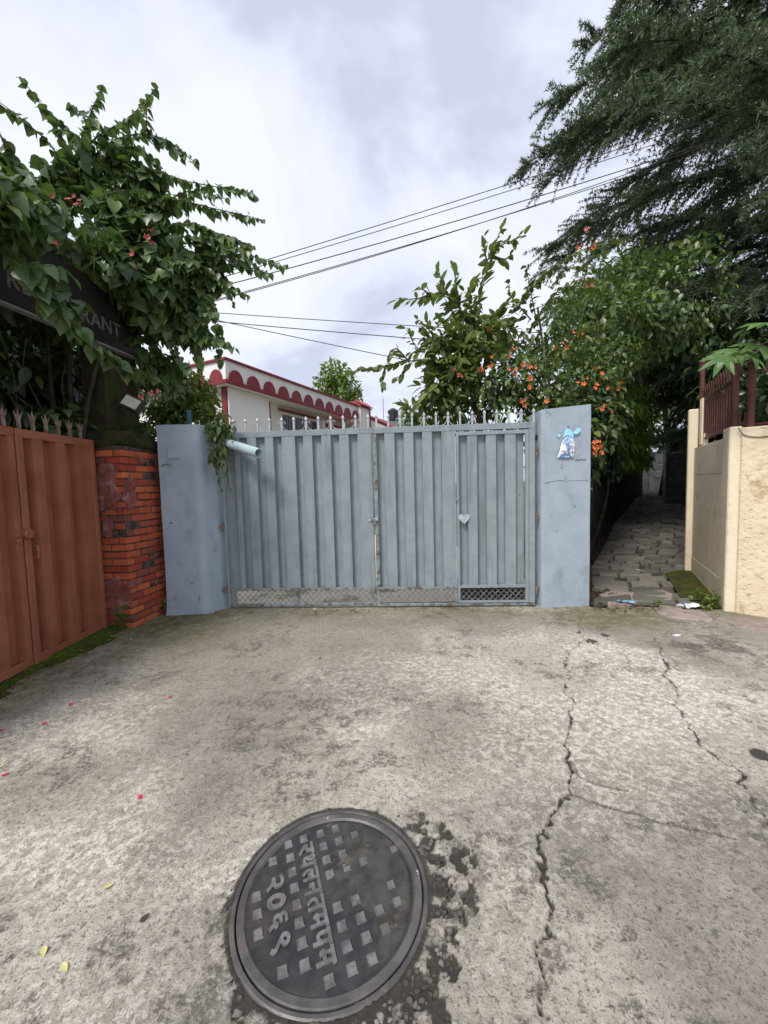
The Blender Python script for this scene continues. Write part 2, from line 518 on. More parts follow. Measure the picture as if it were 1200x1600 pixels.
M['cyan'] = surf('cyan', (0.25, 0.62, 0.78), (0.45, 0.76, 0.88), 30, 0.35, 0.4, 0, 0.0)
M['pouch'] = surf('pouch', (0.74, 0.75, 0.78), (0.80, 0.81, 0.84), 20, 0.35, 0.4, 0, 0.3, 40, 0.006, stain=(0.05, 0.22, 0.52), sscale=13, sthr=(0.47, 0.55), sstretch=(1.5, 1.5, 0.55), sfac=0.9, stain2=(0.16, 0.15, 0.15), s2scale=24, s2thr=(0.66, 0.70))
M['black'] = surf('black', (0.015, 0.015, 0.017), (0.03, 0.03, 0.03), 10, 0.6, 0.3, 0, 0.0)
M['cable'] = surf('cable', (0.05, 0.05, 0.052), (0.09, 0.085, 0.08), 10, 0.6, 0.3, 0, 0.0)
M['bark'] = surf('bark', (0.09, 0.068, 0.05), (0.16, 0.125, 0.10), 14, 0.9, 0.1, 0, 0.8, 30, 0.01)
M['dark_bark'] = surf('dark_bark', (0.035, 0.028, 0.022), (0.07, 0.055, 0.045), 10, 0.9, 0.1, 0, 0.8, 20, 0.02)
M['petal'] = surf('petal', (0.55, 0.03, 0.10), (0.70, 0.07, 0.16), 30, 0.5, 0.3, 0, 0.0)
M['orange_flower'] = surf('orange_flower', (0.62, 0.12, 0.04), (0.72, 0.22, 0.09), 40, 0.5, 0.3, 0, 0.0)
M['pink_flower'] = surf('pink_flower', (0.42, 0.05, 0.09), (0.55, 0.13, 0.12), 40, 0.5, 0.3, 0, 0.0)
M['dry_leaf'] = surf('dry_leaf', (0.50, 0.46, 0.16), (0.62, 0.58, 0.30), 20, 0.6, 0.3, 0, 0.0)
M['brown_leaf'] = surf('brown_leaf', (0.07, 0.05, 0.035), (0.20, 0.12, 0.07), 20, 0.7, 0.2, 0, 0.0)
M['moss'] = surf('moss', (0.040, 0.060, 0.010), (0.085, 0.125, 0.016), 30, 0.95, 0.1, 0, 1.0, 60, 0.02, stain=(0.05, 0.045, 0.02), sscale=7, sthr=(0.52, 0.66))
M['vine_leaf'] = leafmat('vine_leaf', (0.036, 0.074, 0.026), (0.150, 0.225, 0.075), (0.16, 0.22, 0.04), 0.36, 0.28)
M['guava_leaf'] = leafmat('guava_leaf', (0.085, 0.120, 0.032), (0.190, 0.245, 0.070), (0.24, 0.28, 0.07), 0.4, 0.32)
M['trumpet_leaf'] = leafmat('trumpet_leaf', (0.045, 0.088, 0.028), (0.150, 0.210, 0.058), (0.22, 0.26, 0.05), 0.38, 0.25)
M['bush_leaf'] = leafmat('bush_leaf', (0.095, 0.155, 0.030), (0.225, 0.300, 0.065), (0.28, 0.32, 0.07), 0.4, 0.35)
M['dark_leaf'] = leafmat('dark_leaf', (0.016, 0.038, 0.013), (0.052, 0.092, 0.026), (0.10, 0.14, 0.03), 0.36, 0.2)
M['fern_leaf'] = leafmat('fern_leaf', (0.110, 0.190, 0.024), (0.240, 0.340, 0.045), (0.28, 0.36, 0.05), 0.5, 0.5)  # green lifted past natural leaf tone, standing in for sunlight the shaded ferns lack
M['papaya_leaf'] = leafmat('papaya_leaf', (0.10, 0.20, 0.06), (0.17, 0.28, 0.09), None, 0.45, 0.35)
M['needle'] = leafmat('needle', (0.070, 0.105, 0.072), (0.165, 0.215, 0.130), (0.16, 0.20, 0.08), 0.5, 0.25)
# ------------------------------------------------------------------ ground: the concrete lane
MH = V(-0.238, 1.392, 0.0)          # manhole centre
MR = 0.361
CR1 = [(2.223, 4.380), (1.957, 3.853), (1.953, 3.720), (1.638, 3.416), (1.527, 3.231), (1.419, 2.959), (1.316, 2.773), (1.282, 2.605), (1.126, 2.327), (1.037, 2.180), (0.993, 2.049), (0.953, 1.932), (0.896, 1.828), (0.787, 1.747), (0.659, 1.621), (0.609, 1.531), (0.592, 1.425), (0.547, 1.289), (0.479, 1.176), (0.465, 1.094), (0.420, 1.010), (0.372, 0.892)]
CR2 = [(2.630, 3.723), (2.325, 3.126), (2.195, 2.969), (2.097, 2.708), (1.989, 2.612), (1.893, 2.359), (1.877, 2.264), (1.821, 2.150), (1.814, 1.995), (1.856, 1.946), (1.780, 1.882), (1.687, 1.639), (1.597, 1.399)]
CR3 = [(0.892, 1.820), (1.026, 1.740), (1.237, 1.653), (1.477, 1.566)]
CR4 = [(0.701, 1.620), (0.953, 1.566), (1.180, 1.502), (1.355, 1.405)]
CR5 = [(1.003, 2.049), (0.986, 1.931), (1.045, 1.886), (1.188, 1.827)]
def axis(parts):
    out = []
    for a, b, s in parts:
        out += list(np.arange(a, b - 1e-6, s))
    return np.array(out + [parts[-1][1]])
gx = axis([(-9, -4, 0.5), (-4, -3.3, 0.05), (-3.3, -1.2, 0.013), (-1.2, 2.6, 0.009), (2.6, 4.6, 0.013), (4.6, 9, 0.4)])
gy = axis([(-9, -1, 0.5), (-1, 0.85, 0.1), (0.85, 2.4, 0.009), (2.4, 5.06, 0.018)])
GX, GY = np.meshgrid(gx, gy)
def seg_dist(X, Y, P, amp=0.02, fr=9.0, seed=3):
    """distance to a wandering polyline, with its ragged edge"""
    WX = X + (fbm(X * fr, Y * fr, 3, seed) - 0.5) * amp * 2
    WY = Y + (fbm(X * fr + 50, Y * fr + 20, 3, seed + 9) - 0.5) * amp * 2
    d = np.full(X.shape, 9.0)
    for (ax, ay), (bx, by) in zip(P[:-1], P[1:]):
        vx, vy = bx - ax, by - ay
        t = np.clip(((WX - ax) * vx + (WY - ay) * vy) / (vx * vx + vy * vy + 1e-9), 0, 1)
        d = np.minimum(d, np.hypot(WX - ax - t * vx, WY - ay - t * vy))
    return d
near = (GY > 0.4)
wid = 0.6 + 0.8 * fbm(GX * 4, GY * 4, 2, 21)
wid = np.maximum(wid - 0.15, 0.7) + 0.5 * sstep(0.55, 0.75, fbm(GX * 3, GY * 3, 2, 77))
d1 = seg_dist(GX, GY, CR1, 0.040, 16.0)
d2 = seg_dist(GX, GY, CR2, 0.036, 16.0, seed=14)
d3 = seg_dist(GX, GY, CR3, 0.012, seed=24)
d4 = seg_dist(GX, GY, CR4, 0.02, seed=34)
d5 = seg_dist(GX, GY, CR5, 0.012, seed=44)
crack = np.maximum.reduce([1 - sstep(0.0015, 0.0095, d1 / wid), (1 - sstep(0.002, 0.0115, d2 / wid)) * 0.95,
                           (1 - sstep(0.006, 0.018, d3 / wid)) * 0.55, (1 - sstep(0.004, 0.03, d4 / wid)) * 0.25 * fbm(GX*5, GY*5, 2, 4), (1 - sstep(0.004, 0.015, d5 / wid)) * 0.5])
fine = fbm(GX * 30, GY * 30, 3, 41)
med = fbm(GX * 8, GY * 8, 3, 51)
big = fbm(GX * 1.1, GY * 1.1, 3, 61)
rr = np.hypot(GX - MH[0], GY - MH[1])
ang = np.arctan2(GY - MH[1], GX - MH[0])
edge = rr + (fbm(GX * 9, GY * 9, 4, 71) - 0.5) * 0.34
pits = sstep(0.60, 0.72, fbm(GX * 17, GY * 17, 3, 81)) * sstep(0.38, 0.58, fbm(GX * 2.2, GY * 2.2, 2, 91) + 0.1 * (GY < 2.2))
side = sstep(-0.35, 0.75, np.cos(ang + 0.55))             # broken edge at lower right of the manhole
side2 = sstep(0.55, 0.95, np.cos(ang - 2.5)) + sstep(0.3, 0.9, np.cos(ang + 2.55))
broken = (1 - sstep(0.34 + 0.16 * side, 0.425 + 0.11 * side, edge)) * np.clip(side + 0.8 * 1.2 * side2 * sstep(0.42, 0.5, fbm(GX * 9, GY * 9, 2, 15)), 0, 1)
GZ = (fine - 0.5) * 0.007 + (med - 0.5) * 0.0045 + (big - 0.5) * 0.012
GZ -= crack * 0.020
GZ -= pits * 0.003
broken = broken * (0.30 + 0.70 * sstep(0.42, 0.52, fbm(GX * 26, GY * 26, 3, 19)))
GZ -= broken * (0.006 + 0.010 * fine) * (0.4 + 0.6 * sstep(0.38, 0.46, rr))
# edges of the slabs along the cracks stand a little uneven
GZ += 0.005 * np.exp(-(d1 / 0.05) ** 2) * sstep(0, 0.05, d1)
GZ += 0.004
inside = rr < MR
GZ = np.where(rr < MR + 0.03, np.clip(GZ, 0.0, 0.007), GZ)
GZ = np.where(inside, -0.05, GZ)
mouth = sstep(0.0, 0.08, GY - (4.66 - 0.13 * (GX - 2.55)) + 0.16 * (fbm(GX * 4, GY * 4, 3, 33) - 0.5)) * sstep(2.50, 2.56, GX)
GZ -= 0.07 * mouth
moss_n = fbm(GX * 2.3, GY * 2.3, 4, 101)
gate_y = 4.84 - 0.053 * GX
moss = np.maximum.reduce([
    (1 - sstep(0.05, 0.75, (GX + 3.17) + 0.25 * (moss_n - 0.5))) * 0.9,
    (1 - sstep(0.0, 0.9, gate_y - GY + 0.9 * (moss_n - 0.5))) * (0.35 + 0.6 * sstep(0.45, 0.65, moss_n)),
    (1 - sstep(0.1, 1.7, np.hypot(GX + 2.7, GY - 4.6) + 0.6 * (moss_n - 0.5))) * 0.95,
    (1 - sstep(0.2, 0.9, np.hypot((GX - 2.75) * 0.8, GY - 4.45) + 0.7 * (moss_n - 0.5))) * 0.7])
spots = np.zeros(GX.shape)
for (sx, sy), sr in zip([(1.941, 3.627), (2.171, 3.771), (2.044, 2.061), (2.861, 3.479), (3.150, 3.609), (3.137, 3.392)], (0.07, 0.05, 0.06, 0.16, 0.18, 0.16)):
    dd = np.hypot((GX - sx) * 0.8, (GY - sy)) + (fbm(GX * 11, GY * 11, 3, 5) - 0.5) * sr * 1.6
    spots = np.maximum(spots, (1 - sstep(sr * 0.4, sr * 1.1, dd)) * (0.9 if sr < 0.1 else 0.5))
bleach = sstep(0.42, 0.58, fbm(GX * 0.9 + 11, GY * 1.0 + 4, 4, 171) + 0.10 * np.exp(-((GX - 0.35) ** 2 + (GY - 2.1) ** 2) / 0.5) - 0.08 * sstep(3.2, 4.2, GY))
chips = sstep(0.55, 0.63, fbm(GX * 14, GY * 14, 4, 181)) * sstep(0.52, 0.62, fbm(GX * 1.5 + 5, GY * 1.9, 3, 191))
zone = fbm(GX * 0.7 + 3, GY * 0.9, 4, 131)
zone = sstep(0.42, 0.66, zone + 0.18 * (1 - sstep(0.1, 1.3, gate_y - GY - 0.25 + 0.7 * (moss_n - 0.5))) * sstep(0.0, 0.3, gate_y - GY))
rim = (1 - sstep(0.373, 0.386 + 0.022 * fbm(GX * 12, GY * 12, 3, 23), rr)) * 0.95
dirt = np.clip(np.maximum.reduce([crack, rim, broken, pits * 0.22, spots]), 0, 1)
ny, nx = GX.shape
vid = np.arange(nx * ny).reshape(ny, nx)
quads = np.stack([vid[:-1, :-1], vid[:-1, 1:], vid[1:, 1:], vid[1:, :-1]], -1).reshape(-1, 4)
qc = (rr[:-1, :-1] < 0.30)
quads = quads[~qc.reshape(-1)]
t = NT('old_concrete')
a_d, a_m = t.attr('dirt'), t.attr('moss')
n_big = t.noise(0.9, 5, 0.6)
n_mid = t.noise(2.6, 7, 0.70, dist=0.5)
n_fine = t.noise(27, 8, 0.78, dist=0.25)
n_grain = t.noise(110, 4, 0.75)
n_dark = t.noise(36, 8, 0.80, dist=0.4)
col = t.mix(t.ramp(n_mid, 0.36, 0.66), (0.385, 0.35, 0.298), (0.545, 0.498, 0.43))
col = t.mix(t.math('MULTIPLY', t.ramp(n_big, 0.42, 0.68), 0.6), col, (0.44, 0.40, 0.34))
col = t.mix(t.math('MULTIPLY', t.ramp(n_fine, 0.47, 0.56), t.math('ADD', 0.30, t.math('MULTIPLY', t.attr('bleach'), 0.66))), col, (0.78, 0.73, 0.645))
col = t.mix(t.math('MULTIPLY', t.ramp(n_dark, 0.530, 0.605), t.math('SUBTRACT', 0.80, t.math('MULTIPLY', t.attr('bleach'), 0.34))), col, (0.120, 0.106, 0.086))
col = t.mix(t.math('MULTIPLY', t.ramp(n_grain, 0.54, 0.63), 0.72), col, (0.085, 0.077, 0.066))
col = t.mix(t.math('MULTIPLY', t.ramp(t.noise(3.2, 5, 0.7, dist=0.8), 0.58, 0.76), 0.40), col, (0.17, 0.155, 0.135))
mossf = t.math('MULTIPLY', a_m, t.ramp(t.noise(9, 6, 0.7), 0.30, 0.62))
col = t.mix(t.math('MULTIPLY', t.attr('zone'), 0.72), col, t.mix(0.60, col, (0.10, 0.094, 0.082)))
col = t.mix(t.math('MULTIPLY', a_m, 0.62), col, (0.20, 0.165, 0.085))
col = t.mix(t.math('MULTIPLY', mossf, 0.9), col, (0.095, 0.100, 0.026))
col = t.mix(t.math('MULTIPLY', t.ramp(t.math('ADD', a_d, t.math('MULTIPLY', t.math('SUBTRACT', n_dark, 0.5), 1.3)), 0.15, 0.78), 0.90), col, (0.030, 0.027, 0.022))
n_blot = t.ramp(t.noise(8, 8, 0.78, dist=0.6), 0.56, 0.66)
col = t.mix(t.math('MULTIPLY', t.math('MULTIPLY', t.attr('chips'), t.ramp(t.noise(48, 6, 0.75, dist=0.5), 0.42, 0.56)), 0.75), col, (0.095, 0.086, 0.072))
col = t.mix(t.math('MULTIPLY', n_blot, 0.30), col, (0.135, 0.122, 0.10))
col = t.mix(t.math('MULTIPLY', t.ramp(t.noise(6.3, 8, 0.8, dist=0.7), 0.58, 0.66), t.math('MULTIPLY', t.attr('bleach'), 0.6)), col, (0.76, 0.71, 0.63))
b1 = t.bump(n_grain, 0.8, 0.005)
b2 = t.bump(n_dark, 0.85, 0.012, b1)
m_lane = t.fin(col, 0.86, 0.22, 0, b2)
me = mesh_np('lane', np.stack([GX, GY, GZ], -1).reshape(-1, 3), quads, m_lane, True)
for nm, arr in (('dirt', dirt), ('bleach', bleach), ('chips', chips), ('zone', np.clip(zone, 0, 1)), ('moss', np.clip(moss, 0, 1))):
    at = me.attributes.new(nm, 'FLOAT', 'POINT')
    at.data.foreach_set('value', arr.reshape(-1).astype(np.float32))
lane = link(me, 'lane', kind='structure', label='cracked weathered concrete lane in front of the gates')

# the wider ground out to the horizon
ex = axis([(-300, -40, 26), (-40, -12, 4), (-12, 22, 0.5), (22, 60, 4), (60, 301, 30)])
ey = axis([(-300, -40, 26), (-40, -9, 4), (-9, 30, 0.5), (30, 60, 4), (60, 301, 30)])
EX, EY = np.meshgrid(ex, ey)
EZ = terrain(EX, EY) - 0.07
vid = np.arange(EX.size).reshape(EX.shape)
q = np.stack([vid[:-1, :-1], vid[:-1, 1:], vid[1:, 1:], vid[1:, :-1]], -1).reshape(-1, 4)
link(mesh_np('ground', np.stack([EX, EY, EZ], -1).reshape(-1, 3), q, M['earth'], True), 'ground', kind='structure')
yx, yy = np.meshgrid(axis([(-3.4, 2.4, 0.2)]), axis([(5.06, 12.5, 0.25)]))
yz = (fbm(yx * 2, yy * 2, 3, 7) - 0.5) * 0.02 - 0.01
vid = np.arange(yx.size).reshape(yx.shape)
q = np.stack([vid[:-1, :-1], vid[:-1, 1:], vid[1:, 1:], vid[1:, :-1]], -1).reshape(-1, 4)
link(mesh_np('yard', np.stack([yx, yy, yz], -1).reshape(-1, 3), q, M['yard'], True), 'yard', kind='structure')

# ------------------------------------------------------------------ the alley: bed, stones, walls
LEFT = [(2.60, 4.80), (3.35, 6.27), (4.55, 7.95), (6.2, 10.4), (7.5, 12.0), (9.3, 14.5), (11.1, 16.75), (12.3, 18.6)]
RIGHT = [(4.05, 4.62), (4.86, 6.0), (6.7, 8.2), (8.5, 10.6), (10.2, 13.0), (10.5, 14.1), (12.0, 16.6), (13.4, 17.9)]
def along(P, n):
    P = np.array(P)
    L = np.concatenate([[0], np.cumsum(np.hypot(*(P[1:] - P[:-1]).T))])
    s = np.linspace(0, L[-1], n)
    return np.stack([np.interp(s, L, P[:, 0]), np.interp(s, L, P[:, 1])], -1)
NA = 120
LA, RA = along(LEFT, NA), along(RIGHT, NA)
def alley(u, s):        # u 0..1 across from the left, s 0..1 along
    f = np.clip(s, 0, 1) * (NA - 1)
    i = np.clip(np.floor(f).astype(int), 0, NA - 2)
    f = f - i
    a = LA[i] * (1 - f) + LA[i + 1] * f
    b = RA[i] * (1 - f) + RA[i + 1] * f
    return a * (1 - u) + b * u
bed_v, bed_f = [], []
NS, NU = 90, 14
for i in range(NS):
    for j in range(NU):
        p = alley(-0.12 + 1.24 * j / (NU - 1), i / (NS - 1))
        bed_v.append((p[0], p[1], float(terrain(p[0], p[1])) - 0.025 + 0.02 * (vn(np.array(p[0] * 5), np.array(p[1] * 5), 3) - 0.5)))
for i in range(NS - 1):
    for j in range(NU - 1):
        a = i * NU + j
        bed_f.append((a, a + 1, a + NU + 1, a + NU))
path = link(mesh_np('stone_path', bed_v, bed_f, M['soil'], True), 'stone_path', kind='structure', label='narrow stone paved alley rising between walls')
def slab(cx, cy, poly, z, th, mat, parent, name='stone', tilt=(0, 0), into=None):
    """a flat stone: irregular outline with a worn rounded top edge"""
    n = len(poly)
    poly = np.array(poly)
    c = poly.mean(0)
    vs = []
    for k, (ins, dz) in enumerate(((0.0, -th), (0.0, -0.012), (0.06, 0.0))):
        for p in poly:
            q = c + (p - c) * (1 - ins)
            vs.append((q[0], q[1], z + dz + tilt[0] * (q[0] - c[0]) + tilt[1] * (q[1] - c[1]) + random.uniform(-0.002, 0.002)))
    vs.append((c[0], c[1], z + random.uniform(0, 0.006)))
    fs = []
    for k in range(2):
        for i in range(n):
            j = (i + 1) % n
            fs.append((k * n + i, k * n + j, (k + 1) * n + j, (k + 1) * n + i))
    for i in range(n):
        fs.append((2 * n + i, 2 * n + (i + 1) % n, 3 * n))
    if into is not None:
        return into.add(vs, fs)
    return MB().add(vs, fs).build(name, mat, parent)
s = 0.0
nst = 0
LEN = 17.5
rest = MB()
while s < 0.985:
    dist = 5 + s * LEN
    row = random.uniform(0.14, 0.25) * (1.35 if s < 0.06 else 1.0) * (1 + 0.5 * s) / LEN
    k = random.choice([4, 5, 6, 6, 7]) if s > 0.06 else random.choice([2, 3, 3])
    cuts = np.sort(np.clip(np.linspace(0, 1, k + 1) + rng.uniform(-0.09, 0.09, k + 1), 0, 1))
    cuts[0], cuts[-1] = 0.0, 1.0
    skew = rng.uniform(-0.3, 0.3, k + 1) * row
    for j in range(k):
        if random.random() < 0.06: continue
        u0, u1 = cuts[j] + 0.011, cuts[j + 1] - 0.011
        if u1 - u0 < 0.06: continue
        g = 0.06 * row
        pts = []
        um = (u0 + u1) / 2
        for (u, ss) in ((u0, s + g + skew[j]), (um, s + g + random.uniform(-.1, .1) * row), (u1, s + g + skew[j + 1]), (u1 + random.uniform(-.01, .01), s + row / 2),
                        (u1, s + row - g + skew[j + 1]), (um, s + row - g + random.uniform(-.1, .1) * row), (u0, s + row - g + skew[j]), (u0 + random.uniform(-.01, .01), s + row / 2)):
            pts.append(alley(u, ss))
        c = np.mean(pts, 0)
        z = float(terrain(c[0], c[1])) + random.uniform(0.008, 0.032)
        slab(0, 0, pts, z, 0.06, M['stone'], path, tilt=(random.uniform(-.03, .03), 0.078 + random.uniform(-.03, .03)), into=None if nst < 285 else rest)
        nst += 1
    s += row
rest.build('stone', M['stone'], path)['kind'] = 'stuff'
# loose flagstones at the mouth
def flag(pxpoly, z, label):
    c = np.mean(pxpoly, 0)
    o = slab(0, 0, pxpoly, z, 0.07, M['flag'], None, 'flagstone')
    props(o, label, 'flagstone')
M['flag'] = surf('flag', (0.25, 0.20, 0.175), (0.36, 0.30, 0.265), 7, 0.75, 0.25, 0, 0.6, 24, 0.01, stain=(0.13, 0.115, 0.10), sscale=8, sthr=(0.52, 0.68))
flag([(3.130, 4.398), (3.336, 4.645), (3.518, 4.555), (3.632, 4.357), (3.618, 4.185), (3.466, 4.056), (3.283, 4.129), (3.108, 4.225)], 0.022, 'pinkish flagstone under the white plastic scrap')
flag([(2.886, 5.161), (3.230, 5.387), (3.449, 5.170), (3.302, 4.887), (3.017, 4.697), (2.781, 4.770)], 0.02, 'grey flagstone between blue pillar and blue scrap')
flag([(3.604, 5.350), (3.822, 5.329), (3.807, 5.045), (3.593, 4.779), (3.347, 4.774), (3.359, 4.997)], 0.03, 'pale rounded flagstone behind the blue scrap')
flag([(3.611, 4.065), (3.905, 4.122), (4.006, 3.977), (3.912, 3.786), (3.701, 3.800), (3.595, 3.896)], 0.02, 'pinkish flagstone at the foot of the cream wall corner')
mo = MB()
P_ = [(4.334, 5.909), (4.966, 6.141), (3.951, 4.470), (3.756, 4.584), (3.802, 4.928)]
mo.prism([(p[0], p[1], float(terrain(p[0], p[1])) + 0.0) for p in P_], (0, 0, 0.03))
M['moss_slab'] = surf('moss_slab', (0.035, 0.034, 0.014), (0.075, 0.072, 0.026), 9, 0.95, 0.1, 0, 0.8, 40, 0.012, stain=(0.05, 0.07, 0.012), sscale=5, sthr=(0.45, 0.62))
mo.build('mossy_slab', M['moss_slab'], None, label='mossy green slab beside the cream wall', cat='slab')

# walls of the alley
def wall_strip(name, P, h, th, mat, label, cat, side=1, top=None, zoff=0.0):
    """a wall following a polyline; side=+1 thickens to the left"""
    mb = MB()
    P = [np.array(p, float) for p in P]
    N = []
    for i in range(len(P)):
        d = P[min(i + 1, len(P) - 1)] - P[max(i - 1, 0)]
        d = d / np.linalg.norm(d)
        N.append(V(-d[1], d[0]) * side)
    vs, fs = [], []
    for p, nn in zip(P, N):
        z = float(terrain(*p)) - 0.12
        q = p + nn * th
        vs += [(p[0], p[1], z), (q[0], q[1], z), (q[0], q[1], z + h), (p[0], p[1], z + h)]
    for i in range(len(P) - 1):
        a, b = i * 4, i * 4 + 4
        for k in range(4):
            fs.append((a + k, a + (k + 1) % 4, b + (k + 1) % 4, b + k))
    fs += [(0, 1, 2, 3), (len(vs) - 4, len(vs) - 3, len(vs) - 2, len(vs) - 1)]
    return mb.add(vs, fs).build(name, mat, None, label=label, cat=cat)
dl = along([(2.70, 5.15), (3.28, 6.27), (4.5, 8.0), (6.15, 10.45), (7.45, 12.05)], 24)
wall_strip('garden_wall', [(p[0] - 0.05, p[1] + 0.03) for p in dl], 2.25, 0.25, M['old_wall'], 'dark damp garden wall along the left of the alley, near part', 'wall')
dl = along([(7.47, 12.07), (9.0, 14.2), (10.25, 15.6), (11.25, 16.75), (11.0, 18.5)], 16)
wall_strip('garden_wall', [tuple(p) for p in dl], 1.45, 0.3, M['old_wall'], 'mossy stone wall at the alley bend under hanging ferns', 'wall')

def plank_fence(P, npl, ph, label, mat, group=None, top_sheet=None, post_t=0.12):
    """precast concrete fence: posts and stacked planks, each its own part"""
    t0 = thing('precast_fence', label, 'fence', (P[0][0], P[0][1], float(terrain(*P[0]))), group)
    for i, p in enumerate(P):
        z = float(terrain(*p))
        h = npl * ph + 0.06
        MB().box(p[0] - post_t / 2, p[0] + post_t / 2, p[1] - post_t / 2, p[1] + post_t / 2, z - 0.15, z + h, bev=0.008).build('post', mat, t0)
        if i + 1 < len(P):
            q = P[i + 1]
            fr_o, fx, fy, L = frame(p, q, (z + float(terrain(*q))) / 2)
            for k in range(npl):
                MB().box(post_t / 2 - 0.01, L - post_t / 2 + 0.01, -0.025 + random.uniform(-.006, .006), 0.025, -0.06 + k * ph + 0.001, -0.06 + (k + 1) * ph - 0.002, (fr_o, fx, fy), bev=0.018).build('plank', mat, t0)
            if top_sheet:
                MB().box(0.0, L, -0.012, 0.012, npl * ph - 0.05, npl * ph + top_sheet, (fr_o, fx, fy)).build('top_sheet', M['black'], t0)
    return t0
plank_fence([(10.98, 13.30), (9.93, 13.62), (10.9, 15.0), (11.9, 16.4)], 6, 0.31, 'dark grey precast plank fence jutting in on the right of the alley', M['dark_plank'], top_sheet=0.55)
plank_fence([(5.15, 6.2), (6.1, 7.4), (7.05, 8.6), (8.0, 9.8), (8.95, 11.1), (9.95, 12.4), (10.9, 13.2)], 6, 0.31, 'dark grey precast plank fence behind the cream wall post', M['dark_plank'], top_sheet=0.75)
plank_fence([(11.7, 19.3), (12.9, 18.75), (14.1, 18.3), (15.6, 17.9)], 6, 0.31, 'pale grey plank fence at the far end of the alley', M['grey_concrete'])
# ------------------------------------------------------------------ the blue double gate
GA, GB = (-2.056, 4.966), (1.855, 4.744)
GO, GEX, GEY, GLEN = frame(GA, GB)
GF = (GO, GEX, GEY)
ZT, ZTR, ZB1, ZB0 = 2.28, 2.205, 0.275, 0.238     # top, under the top rail, bottom rail of the sheet
def gpt(u, d, z):
    return (GO[0] + GEX[0] * u + GEY[0] * d, GO[1] + GEX[1] * u + GEY[1] * d, z)
def mesh_grille(u0, u1, z0, z1, parent, step=0.072, r=0.0030):
    mb = MB()
    h = z1 - z0
    for sgn in (1, -1):
        k = -int(h / step) - 2
        while True:
            x0 = u0 + k * step
            if x0 > u1 + h: break
            if sgn > 0: a, b = V(x0, z0), V(x0 + h * 0.92, z1)
            else: a, b = V(x0, z1), V(x0 + h * 0.92, z0)
            k += 1
            if b[0] <= u0 or a[0] >= u1: continue
            d = b - a
            if a[0] < u0: a = a + d * (u0 - a[0]) / d[0]
            if b[0] > u1: b = a + d * (u1 - a[0]) / d[0]
            if b[0] - a[0] < 0.008: continue
            dd = 0.018 + 0.003 * sgn
            mb.tube([gpt(a[0], dd, a[1]), gpt(b[0], dd, b[1])], r, 4)
    return mb.build('mesh_grille', M['wire_mesh'], parent)
def rib(u0, u1, parent, mat, name='rib', z0=ZB1 - 0.004, z1=ZTR + 0.002, deep=0.058, sl=0.005):
    """one pressed rib of the sheet: a front face and two slanting flanks"""
    mb = MB()
    a = [gpt(u0 - sl, deep, z0), gpt(u0, 0.0, z0), gpt(u1, 0.0, z0), gpt(u1 + sl, deep, z0)]
    b = [(p[0], p[1], z1) for p in a]
    mb.add(a + b, [(0, 1, 5, 4), (1, 2, 6, 5), (2, 3, 7, 6), (3, 2, 1, 0), (4, 5, 6, 7)])
    return mb.build(name, mat, parent)
def finial(u, parent, scroll, z=ZT, h=0.165):
    mb = MB()
    mb.box(u - 0.011, u + 0.011, 0.006, 0.024, z - 0.004, z + h - 0.03, GF)
    p = gpt(u, 0.015, z + h - 0.03)
    mb.cone((p[0], p[1], p[2]), 0.024, 0.036)
    p2 = (p[0], p[1], p[2] - 0.012)
    mb.box(u - 0.017, u + 0.017, 0.0, 0.03, z + h - 0.043, z + h - 0.031, GF)
    f = mb.build('finial', M['finial_metal'], parent)
    if scroll:
        for sg in (-1, 1):
            pts = [gpt(u + sg * a_, 0.015, z + b_) for a_, b_ in ((0.068, 0.004), (0.040, 0.014), (0.018, 0.045), (0.015, 0.078), (0.026, 0.103), (0.044, 0.104), (0.050, 0.088), (0.040, 0.080))]
            pts = curve_pts(pts, 3)
            for k in range(0):         # an S scroll that leans on the finial and curls out at the top
                tt = k / 14
                if tt < 0.55:
                    q = tt / 0.55
                    uu, zz = 0.072 - 0.060 * math.sin(q * 1.45), 0.006 + 0.075 * q
                else:
                    q = (tt - 0.55) / 0.45
                    an = math.pi * (1.0 - 1.45 * q)
                    uu, zz = 0.012 + 0.024 + 0.024 * math.cos(an) , 0.081 + 0.030 * math.sin(an)
                pts.append(gpt(u + sg * uu, 0.015, z + zz))
            s_ = MB().tube(pts, 0.0045, 4).build('scroll', M['finial_metal'], f)
def px_u(L):
    return [p[0] for p in L]

seam = 1.937
lab = 'blue grey metal gate leaf %s'
leafL = thing('gate_leaf', lab % 'under the jutting drain pipe, next to the left pillar', 'gate', gpt(0, 0, 0), 'leaves of the blue gate')
leafR = thing('gate_leaf', lab % 'with a narrow wicket door, next to the right pillar', 'gate', gpt(GLEN, 0, 0), 'leaves of the blue gate')
recL = px_u([(0.105, 2.086), (0.179, 2.084), (0.241, 2.082), (0.345, 2.078), (0.461, 2.075), (0.576, 2.071), (0.683, 2.068), (0.793, 2.064), (0.961, 2.059), (1.067, 2.056), (1.180, 2.052), (1.298, 2.048), (1.415, 2.045), (1.524, 2.041), (1.641, 2.038), (1.753, 2.034)])
recR = px_u([(1.989, 2.027), (2.088, 2.024), (2.211, 2.020), (2.326, 2.016), (2.444, 2.012), (2.555, 2.009), (2.673, 2.005), (2.790, 2.002)])
recW = px_u([(2.997, 1.995), (3.102, 1.992), (3.218, 1.988), (3.331, 1.985), (3.450, 1.981), (3.558, 1.977), (3.685, 1.973), (3.788, 1.970)])
wk0, wk1 = px_u([(2.966, 1.996), (3.841, 1.968)])
xl = px_u([(0.961, 2.059), (1.059, 2.056)])
